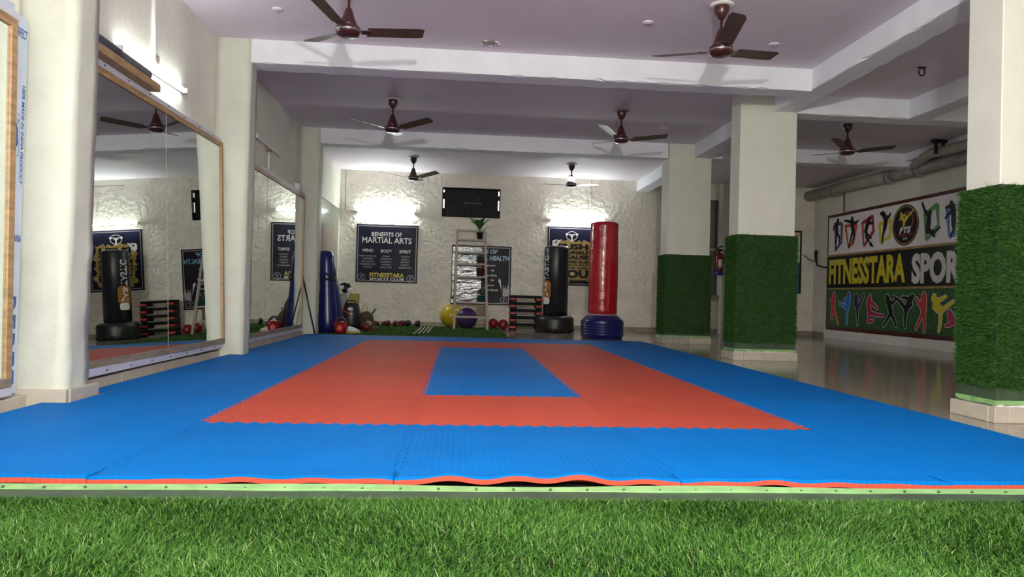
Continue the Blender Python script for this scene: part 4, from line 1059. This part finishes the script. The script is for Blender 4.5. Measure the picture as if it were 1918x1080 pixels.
ANG = math.radians(-90 - 60)
t.part('bag_lettering', wrap_text(MB(), 'TASTIC', BC, BR + .004, ANG, 1.215, .47, .13, .03), K_white)
t.part('orange_patch', wrap_patch(MB(), BC, BR + .0035, ANG, .81, .24, .34, .05), mat('orange_brown_print', (.33, .13, .025), .4, var=.25, vscale=8))
t.part('bag_lettering', wrap_text(MB(), 'JAB', BC, BR + .006, ANG, .82, .26, .13, .03), K_white)
t.part('white_patch', wrap_patch(MB(), BC, BR + .005, ANG, .60, .19, .13, .04), K_white)

RC = (2.42, 11.50, 0)
t = Thing('punching_bag', 'tall shiny red punching bag on a blue barrel base', 'punching bag', RC)
M_redv = mat('wrinkled_red_vinyl', (0.42, 0.005, 0.014), .2, var=.2, vscale=5, bump=.5, bscale=9, bdist=.012, stretch=(.8, .8, 3.0), coat=.4)
rr = random.Random(9)
prof = [(.0, .40), (.22, .40), (.236, .42)] + [(.236 + .006 * math.sin(z * 2.1) + .001 * math.sin(z * 31), z) for z in [.44 + i * .03 for i in range(49)]] + [(.236, 1.915), (.215, 1.945), (.0, 1.95)]
t.part('bag_body', MB().lathe(prof, RC, 48, wob=lambda a, z: .012 * math.sin(2 * a + 1.2) + .006 * math.sin(7 * a + z * 3) + .003 * math.sin(13 * a - z * 21)), M_redv)
t.part('base_collar', MB().lathe([(.20, .385), (.245, .385), (.245, .405), (.20, .405)], RC, 40), K_pink)
prof = [(.0, .0), (.33, .0), (.345, .02)]
for i in range(5): prof += [(.352, .05 + i * .045), (.362, .062 + i * .045), (.362, .08 + i * .045), (.352, .092 + i * .045)]
prof += [(.358, .28), (.33, .315), (.255, .385), (.0, .388)]
t.part('barrel_base', MB().lathe(prof, RC, 48), mat('navy_plastic', (0.006, 0.010, 0.105), .3, var=.15, vscale=5))

# leaning blue kick bags
M_bluev = mat('royal_blue_vinyl', (0.006, 0.011, 0.105), .28, var=.2, vscale=5, bump=.15, bscale=10)
def kick_bag(label, x, y, dx, dy, h, r0, r1, straps, seed):
    t = Thing('kick_bag', label, 'punching bag', (x, y, 0)); zb = .012
    pts = []; rs = []
    for i in range(14):
        u = i / 13; pts.append((x + dx * u, y + dy * u, zb + h * u)); rs.append((r0 + (r1 - r0) * u) * (1 + .03 * math.sin(u * 9 + seed)) * (1.0 if 0 < i < 13 else .86))
    t.part('bag_body', MB().tube(pts, rs, 24), M_bluev)
    t.part('top_cap', MB().ball((x + dx, y + dy, zb + h - .01), r1 * .92, 16, 8, sc=(1, 1, .35)), M_bluev)
    if straps:
        for u0, u1 in ((.66, .66), (.70, .93)):
            mb = MB(); n = 24; P_ = []
            for i in range(n + 1):
                a = 2 * math.pi * i / n; u = u0 + (u1 - u0) * (.5 + .5 * math.cos(a)); rad = (r0 + (r1 - r0) * u) * 1.045
                P_.append((x + dx * u + rad * math.cos(a + 2.4), y + dy * u + rad * math.sin(a + 2.4), zb + h * u))
            t.part('strap', mb.tube(P_, .016, 6), M_blackmatte)
    return t
kick_bag('blue kick bag with black straps standing against the last mirror-wall pillar', -2.035, 11.02, -.06, .0, 1.27, .160, .108, True, 0)
kick_bag('plain blue kick bag leaning behind the strapped one', -1.975, 11.42, -.14, .05, 1.12, .155, .07, False, 2)

# ================================================================== LADDER STAND, POTS, BALLS, STEPS
t = Thing('ladder_stand', 'pale wooden ladder plant stand against the health poster', 'ladder', (.24, 13.6, 0))
M_pale = mat('pale_painted_wood', (0.42, 0.36, 0.32), .55, var=.12, vscale=10, stretch=(1, 1, 3))
def lad(z, side): # rail x at height z
    return (-.080 + .015 * z / 1.95 if side < 0 else .552 - .065 * z / 1.95)
def ly(z): return 13.12 + .76 * z / 1.95
for sd in (-1, 1):
    a, b = lad(0, sd), lad(1.96, sd); wv = .024
    V = []
    for z, x in ((.009, a), (1.97, b)):
        y = ly(z); V += [(x - wv, y - .03, z), (x + wv, y - .03, z), (x + wv, y + .03, z), (x - wv, y + .03, z)]
    t.part('side_rail', MB().add(V, [(0, 3, 2, 1), (4, 5, 6, 7), (0, 1, 5, 4), (1, 2, 6, 5), (2, 3, 7, 6), (3, 0, 4, 7)]), M_pale)
TREADS = (.245, .52, 1.02, 1.275, 1.505, 1.765, 1.955)
for i, z in enumerate(TREADS):
    x0, x1 = lad(z, -1) + .02, lad(z, 1) - .02; y = ly(z)
    dp = .05 if i in (0, 6) else .13
    t.part('tread', MB().bbox(x0, x1, y - .03, y - .03 + dp, z - .018, z + .018, .003), M_pale)
t = Thing('wooden_stool', 'small brown wooden stool behind the ladder stand', 'stool', (.45, 13.75, .02))
t.part('seat', MB().bbox(.35, .56, 13.62, 13.88, .44, .47, .004), M_wood)
t.part('apron', MB().bbox(.36, .55, 13.63, 13.65, .27, .44, .003), M_greywood)
for lx in (.365, .545):
    for lyy in (13.64, 13.86): t.part('leg', MB().bbox(lx - .015, lx + .015, lyy - .012, lyy + .012, .009, .44, .002), M_wood)

def pot(label, name, x, z, r, h, m, filling=True):
    y = ly(z) + .035; zz = z + .019
    t = Thing(name, label, 'plant pot', (x, y, zz))
    t.part('pot', MB().lathe([(.0, zz), (r * .78, zz), (r * .95, zz + h * .85), (r * 1.05, zz + h * .86), (r * 1.05, zz + h), (r * .92, zz + h), (r * .88, zz + h * .9), (.0, zz + h * .9)], (x, y, 0), 18), m)
    return t, (x, y, zz + h * .9)
def leaf(p0, dirx, diry, L_, wd, up):
    V = []; F = []; n = 6
    for i in range(n + 1):
        u = i / n; x = p0[0] + dirx * L_ * u; y = p0[1] + diry * L_ * u; z = p0[2] + up * L_ * (u - .45 * u * u)
        ww = wd * (math.sin(math.pi * min(1, u * .92 + .08)) ** .8) + .001
        sx, sy = -diry, dirx; nn = math.hypot(sx, sy) or 1; sx /= nn; sy /= nn
        V += [(x - sx * ww, y - sy * ww, z + ww * .3), (x, y, z), (x + sx * ww, y + sy * ww, z + ww * .3)]
    for i in range(n):
        for j in range(2): F.append((i * 3 + j, i * 3 + j + 1, i * 3 + j + 4, i * 3 + j + 3))
    return MB().add(V, F, 0, True)
M_leaf = mat('glossy_leaf', (0.045, 0.16, 0.02), .35, var=.4, vscale=12)
M_darkleaf = mat('dark_leaf', (0.02, 0.05, 0.018), .45, var=.4, vscale=12)
M_stem = mat('pale_stem', (0.16, 0.20, 0.05), .6, var=.2)
t, top = pot('black pot with a bushy green plant on the top tread', 'potted_plant', .385, TREADS[5], .068, .14, mat('pot_black', (.012, .010, .011), .5, var=.2))
t.part('stem', MB().tube([top, (top[0] - .01, top[1], top[2] + .10)], .016, 8), M_stem)
r_ = random.Random(11)
for i in range(17):
    a = 2 * math.pi * i / 17 + r_.uniform(-.2, .2); s = r_.uniform(.5, 1.0)
    t.part('leaf', leaf((top[0] - .01, top[1], top[2] + .07), math.cos(a) * 1.0 * s, math.sin(a) * .5 * s, r_.uniform(.21, .27), .050, r_.uniform(1.1, 1.75)), M_leaf)
t.part('leaf', leaf((top[0] + .03, top[1], top[2] + .06), .95, -.1, .27, .018, .55), M_darkleaf)
t, top = pot('grey pot with dark clipped foliage under the top plant', 'potted_plant', .405, TREADS[3], .075, .145, mat('pot_grey', (.05, .055, .058), .6, var=.2))
t.part('foliage', MB().ball((top[0], top[1], top[2] + .02), .07, 12, 8, sc=(1, 1, .6)), M_darkleaf)
t, top = pot('maroon pot in the middle of the ladder stand', 'plant_pot', .405, TREADS[2], .078, .17, mat('pot_maroon', (.09, .008, .016), .45, var=.2))
t, top = pot('teal pot with straggly stems on the low tread', 'potted_plant', .42, TREADS[1], .075, .13, mat('pot_teal', (.008, .09, .12), .45, var=.2))
for i in range(7):
    a = 2 * math.pi * i / 7; t.part('twig_leaf', leaf((top[0], top[1], top[2]), math.cos(a) * .6, math.sin(a) * .4, r_.uniform(.16, .26), .014, r_.uniform(1.0, 1.9)), M_darkleaf if i % 2 else M_greywood)

def ball_thing(name, label, c, r, m, cat='ball', group=None):
    return single(name, MB().ball((c[0], c[1], r + c[2]), r, 28, 18), m, label, cat, (c[0], c[1], c[2]), group)
ball_thing('exercise_ball', 'yellow exercise ball behind the ladder stand', (-.135, 13.755, .022), .225, mat('ball_yellow', (.50, .35, .008), .3, var=.08))
ball_thing('exercise_ball', 'purple exercise ball behind the ladder rungs', (.165, 13.44, .022), .199, mat('ball_purple', (.055, .025, .125), .3, var=.08))
M_ballred = mat('ball_red', (.27, .012, .012), .3, var=.1)
ball_thing('medicine_ball', 'dark red ball beside the ladder leg', (.695, 13.70, .022), .097, M_ballred)
o = Thing('medicine_ball', 'red ball with a pale seam beside the step stack', 'ball', (.895, 13.78, 0))
o.part('ball_shell', MB().ball((.895, 13.78, .10), .10, 24, 16), M_ballred)
o.part('seam', MB().tube([(.895 + .1 * math.sin(a) * .7, 13.78 - .1 * math.cos(a), .10 + .1 * math.sin(a) * .72) for a in [-.9 + .15 * i for i in range(13)]], .003, 6), K_pink)
ball_thing('slam_ball', 'small green ball in the corner beside the gear pile', (-1.70, 13.1, .022), .095, mat('ball_green', (.015, .12, .02), .5, var=.2))

# stack of aerobic steps
M_redp = mat('red_rubber_block', (.55, .035, .03), .45, var=.1)
def step(i):
    z = .001 + i * .1375; x0, x1, y0, y1 = 1.005, 1.635, 13.44, 13.76
    lab = ['black and red aerobic step at the bottom of the stack', 'black and red aerobic step second from the floor in the stack', 'black and red aerobic step in the middle of the stack',
           'black and red aerobic step second from the top of the stack', 'black and red aerobic step on top of the stack'][i]
    t = Thing('aerobic_step', lab, 'step', ((x0 + x1) / 2, (y0 + y1) / 2, z), 'stacked aerobic steps')
    t.part('platform', MB().bbox(x0 + .01, x1 - .01, y0, y1, z + .085, z + .136, .012), mat('step_black', (.008, .008, .009), .6, var=.2, spec=.15))
    for a, b in ((x0, x0 + .125), (x1 - .125, x1)):
        lg = t.part('riser', MB().bbox(a + .004, b - .004, y0 + .008, y1 - .008, z, z + .086, .008), M_blackmatte)
        for ya, yb in ((y0 - .006, y0 + .05), (y1 - .05, y1 + .006)):
            t.part('red_block', MB().bbox(a - .004, b - .012 if a == x0 else b + .004, ya, yb, z + .042, z + .082, .008), M_redp, lg)
    t.part('grey_rail', MB().bbox(x0 + .13, x1 - .13, y0 + .012, y1 - .012, z + .004, z + .024, .003), mat('grey_rail_plastic', (.24, .24, .22), .45, var=.1))
for i in range(5): step(i)

# ================================================================== CORNER GEAR
def kettlebell(label, x, y, z, r, m):
    t = Thing('kettlebell', label, 'kettlebell', (x, y, z))
    t.part('bell', MB().lathe([(.0, z), (r * .62, z), (r * .92, z + r * .45), (r, z + r), (r * .92, z + r * 1.4), (r * .72, z + r * 1.75), (r * .35, z + r * 1.9), (.0, z + r * 1.92)], (x, y, 0), 22), m)
    P_ = [(x + r * .85 * math.cos(a), y, z + r * 1.45 + r * 1.05 * math.sin(a)) for a in [math.pi * i / 12 for i in range(13)]]
    t.part('handle', MB().tube(P_, r * .17, 10), M_black)
    t.part('horn', MB().tube([(x - r * .9, y, z + r * 1.2), (x - r * .88, y, z + r * 1.85)], [r * .25, r * .18], 8).tube([(x + r * .9, y, z + r * 1.2), (x + r * .88, y, z + r * 1.85)], [r * .25, r * .18], 8), m)
    t.part('front_disc', MB().tube([(x, y - r * .90, z + r * .9), (x, y - r * 1.0, z + r * .9)], r * .38, 16), M_redp)
    return t
kettlebell('red kettlebell with a black handle at the foot of the blue kick bag', -1.79, 10.72, .022, .098, mat('kettlebell_red', (.27, .006, .008), .3, var=.1))

t = Thing('head_guard', 'black and white head guard on top of the gear pile', 'helmet', (-1.97, 12.22, .64))
t.part('shell', MB().ball((-1.97, 12.22, .725), .095, 16, 10, sc=(1, 1, .9)), M_black)
t.part('white_panel', MB().ball((-2.03, 12.17, .745), .06, 12, 8).ball((-1.895, 12.17, .69), .05, 12, 8), K_white)
t.part('brow_pad', MB().tube([(-2.04, 12.14, .785), (-1.97, 12.115, .805), (-1.89, 12.14, .775)], .024, 8), M_black)
t = Thing('gear_sack', 'grey sack slumped in the corner under the head guard', 'bag', (-2.02, 12.25, .02))
t.part('sack_body', MB().lathe([(.0, .022), (.17, .022), (.20, .10), (.17, .28), (.15, .42), (.12, .55), (.07, .63), (.0, .64)], (-2.02, 12.25, 0), 20, wob=lambda a, z: .09 * math.sin(3 * a + z * 9) + .05 * math.sin(5 * a - z * 14)), mat('sack_grey', (.33, .32, .30), .8, var=.3, vscale=9))
t.part('sack_tie', MB().lathe([(.075, .60), (.085, .61), (.075, .62)], (-2.02, 12.25, 0), 16), M_greywood)
t = Thing('kit_bag', 'open black kit bag with white marks in the gear pile', 'bag', (-1.80, 11.78, .02))
t.part('bag_body', MB().lathe([(.0, .022), (.13, .022), (.15, .12), (.14, .30), (.12, .43), (.10, .48), (.0, .47)], (-1.80, 11.80, 0), 18, wob=lambda a, z: .08 * math.sin(2 * a + 1) + .06 * math.sin(5 * a + z * 17)), M_black)
t.part('white_print', MB().ball((-1.80, 11.672, .38), .045, 10, 6, sc=(1.1, .3, .6)).ball((-1.79, 11.672, .30), .03, 10, 6, sc=(1.3, .3, .5)), K_white)
t.part('handle_strap', MB().tube([(-1.90, 11.76, .44), (-1.86, 11.72, .52), (-1.74, 11.72, .52), (-1.70, 11.76, .43)], .012, 6), M_blackmatte)
t.part('red_stripe', MB().tube([(-1.93, 11.70, .36), (-1.86, 11.665, .33), (-1.80, 11.655, .29)], .012, 6).tube([(-1.93, 11.69, .22), (-1.86, 11.66, .20)], .02, 6), M_redp)
t = Thing('brown_bag', 'slumped brown cloth bag in the gear pile', 'bag', (-1.60, 12.14, .02))
t.part('bag_body', MB().lathe([(.0, .022), (.16, .022), (.17, .08), (.14, .18), (.10, .27), (.05, .33), (.0, .34)], (-1.60, 12.14, 0), 18, wob=lambda a, z: .16 * math.sin(2 * a + .5) + .08 * math.sin(5 * a + z * 20)), mat('brown_cloth', (.085, .055, .035), .9, var=.5, vscale=14))
t.part('bag_flap', MB().tube([(-1.54, 12.02, .06), (-1.46, 12.0, .05), (-1.34, 12.02, .035)], [.05, .04, .02], 8), mat('brown_cloth', (.085, .055, .035)))
def mitt(name, label, x, y, z, m, r=.075, tilt=.3):
    t = Thing(name, label, 'glove', (x, y, z))
    t.part('padded_fist', MB().ball((x, y, z + r), r, 16, 10, sc=(1.05, .8, 1)), m)
    t.part('thumb', MB().tube([(x - r * .8, y - r * .3, z + r * .7), (x - r * 1.0, y - r * .55, z + r * 1.2), (x - r * .7, y - r * .7, z + r * 1.6)], [r * .3, r * .32, r * .22], 10), m)
    t.part('cuff', MB().tube([(x + r * .3, y + r * .3, z + r * 1.5), (x + r * .6, y + r * .5, z + r * 2.3)], [r * .62, r * .7], 14), K_white)
    t.part('wrist_strap', MB().tube([(x + r * .42, y + r * .38, z + r * 1.85), (x + r * .52, y + r * .44, z + r * 2.1)], r * .74, 14), M_redp)
mitt('boxing_glove', 'black boxing glove with a white cuff leaning against the grey sack', -2.07, 11.88, .022, M_black)
mitt('boxing_glove', 'dark red boxing glove lying before the brown bag', -1.53, 11.74, .022, mat('glove_red', (.12, .012, .014), .4, var=.2), .065)
t = Thing('resistance_band', 'yellow elastic band standing up in the gear pile', 'band', (-1.52, 12.40, .02))
t.part('band_loop', MB().tube([(-1.74, 12.42, .025), (-1.73, 12.42, .30), (-1.67, 12.42, .46), (-1.62, 12.42, .42), (-1.59, 12.42, .22), (-1.56, 12.42, .025)], .008, 6), mat('band_yellow', (.42, .36, .04), .5, var=.2))
t.part('band_grip', MB().tube([(-1.59, 12.42, .20), (-1.47, 12.42, .37)], .015, 8).tube([(-1.73, 12.42, .30), (-1.66, 12.42, .21)], .014, 8), mat('grip_brown', (.06, .03, .018), .6, var=.2))
single('yellow_pad', MB().bbox(-1.96, -1.78, 12.54, 12.60, .022, .64, .02), mat('pad_yellow', (.33, .28, .04), .6, var=.2), 'yellow pad sticking out behind the head guard', 'pad', (-1.87, 12.57, .02))
def glove(label, x, y, z, m, ang):
    t = Thing('training_shoe', label, 'shoe', (x, y, z)); c, s = math.cos(ang), math.sin(ang)
    def R(px, py, pz): return (x + px * c - py * s, y + px * s + py * c, z + pz)
    t.part('upper', MB().tube([R(-.09, 0, .055), R(-.05, 0, .06), R(.03, 0, .045), R(.10, 0, .03)], [.035, .042, .034, .02], 12), m)
    t.part('sole', MB().tube([R(-.11, 0, .016), R(0, 0, .016), R(.12, 0, .016)], [.03, .034, .026], 10), mat('sole_yellow', (.42, .42, .10), .6, var=.15))
    t.part('laces', MB().tube([R(.0, -.03, .07), R(.01, .03, .075)], .006, 6).tube([R(.03, -.03, .062), R(.04, .03, .065)], .006, 6), M_blackmatte)
glove('white training shoe with a yellow sole on the turf', -1.64, 10.93, .022, K_white, .1)
glove('white training shoe with laces lying behind the other shoe', -1.68, 11.12, .022, K_white, .5)

def dumbbell(label, x, y, z, m, ang, r=.05, L_=.22):
    t = Thing('dumbbell', label, 'dumbbell', (x, y, z), None); c, s = math.cos(ang), math.sin(ang)
    def R(u): return (x + u * c, y + u * s, z + r)
    for sg in (-1, 1):
        for q in range(2): t.part('weight', MB().tube([R(sg * (L_ / 2 - .035 - q * .035)), R(sg * (L_ / 2 - .002 - q * .035))], r * (1 - .12 * q), 12), m)
    t.part('grip', MB().tube([R(-L_ / 2 + .07), R(L_ / 2 - .07)], .016, 10), M_steel)
M_dred = mat('dumbbell_red', (.14, .012, .014), .5, var=.2)
dumbbell('red dumbbell resting by the green ball', -1.50, 13.55, .022, M_dred, .35)
dumbbell('red dumbbell in the middle of the row by the back wall', -1.29, 13.62, .022, M_dred, .0, .056, .2)
dumbbell('red dumbbell touching the black one', -1.09, 13.64, .022, M_dred, 1.3, .056, .2)
dumbbell('black dumbbell at the end of the red ones', -.88, 13.60, .022, M_black, -.25, .062, .26)

t = Thing('plastic_strips', 'clear plastic strips lying across the back turf', 'strips', (-.58, 12.2, .03))
M_clear = mat('clear_plastic', (.62, .64, .62), .15, var=.1)
for i in range(4):
    xa = -.70 + i * .065; t.part('strip', MB().bbox(xa, xa + .022, 10.9 + .15 * i, 13.2 + .1 * i, .034, .040, .002), M_clear)

single('floor_plank', MB().bbox(3.55, 4.15, 13.55, 13.75, .001, .045, .006), M_greywood, 'dark plank lying on the floor behind the chipped pillar', 'plank', (3.85, 13.65, 0))
# thin wiring on the back wall
single('wall_cable', MB().tube([(2.655, 13.99, 3.10), (2.665, 13.99, 2.25)], .006, 6), M_greywood, 'thin cable running down to the tube above the black poster', 'cable', (2.66, 13.99, 2.25))
single('wall_cable', MB().tube([(-2.32, 13.99, 3.09), (-2.315, 13.99, 2.29), (-2.09, 13.99, 2.275)], .006, 6), M_greywood, 'thin cable running from the corner to the tube above the navy poster', 'cable', (-2.3, 13.99, 2.27))
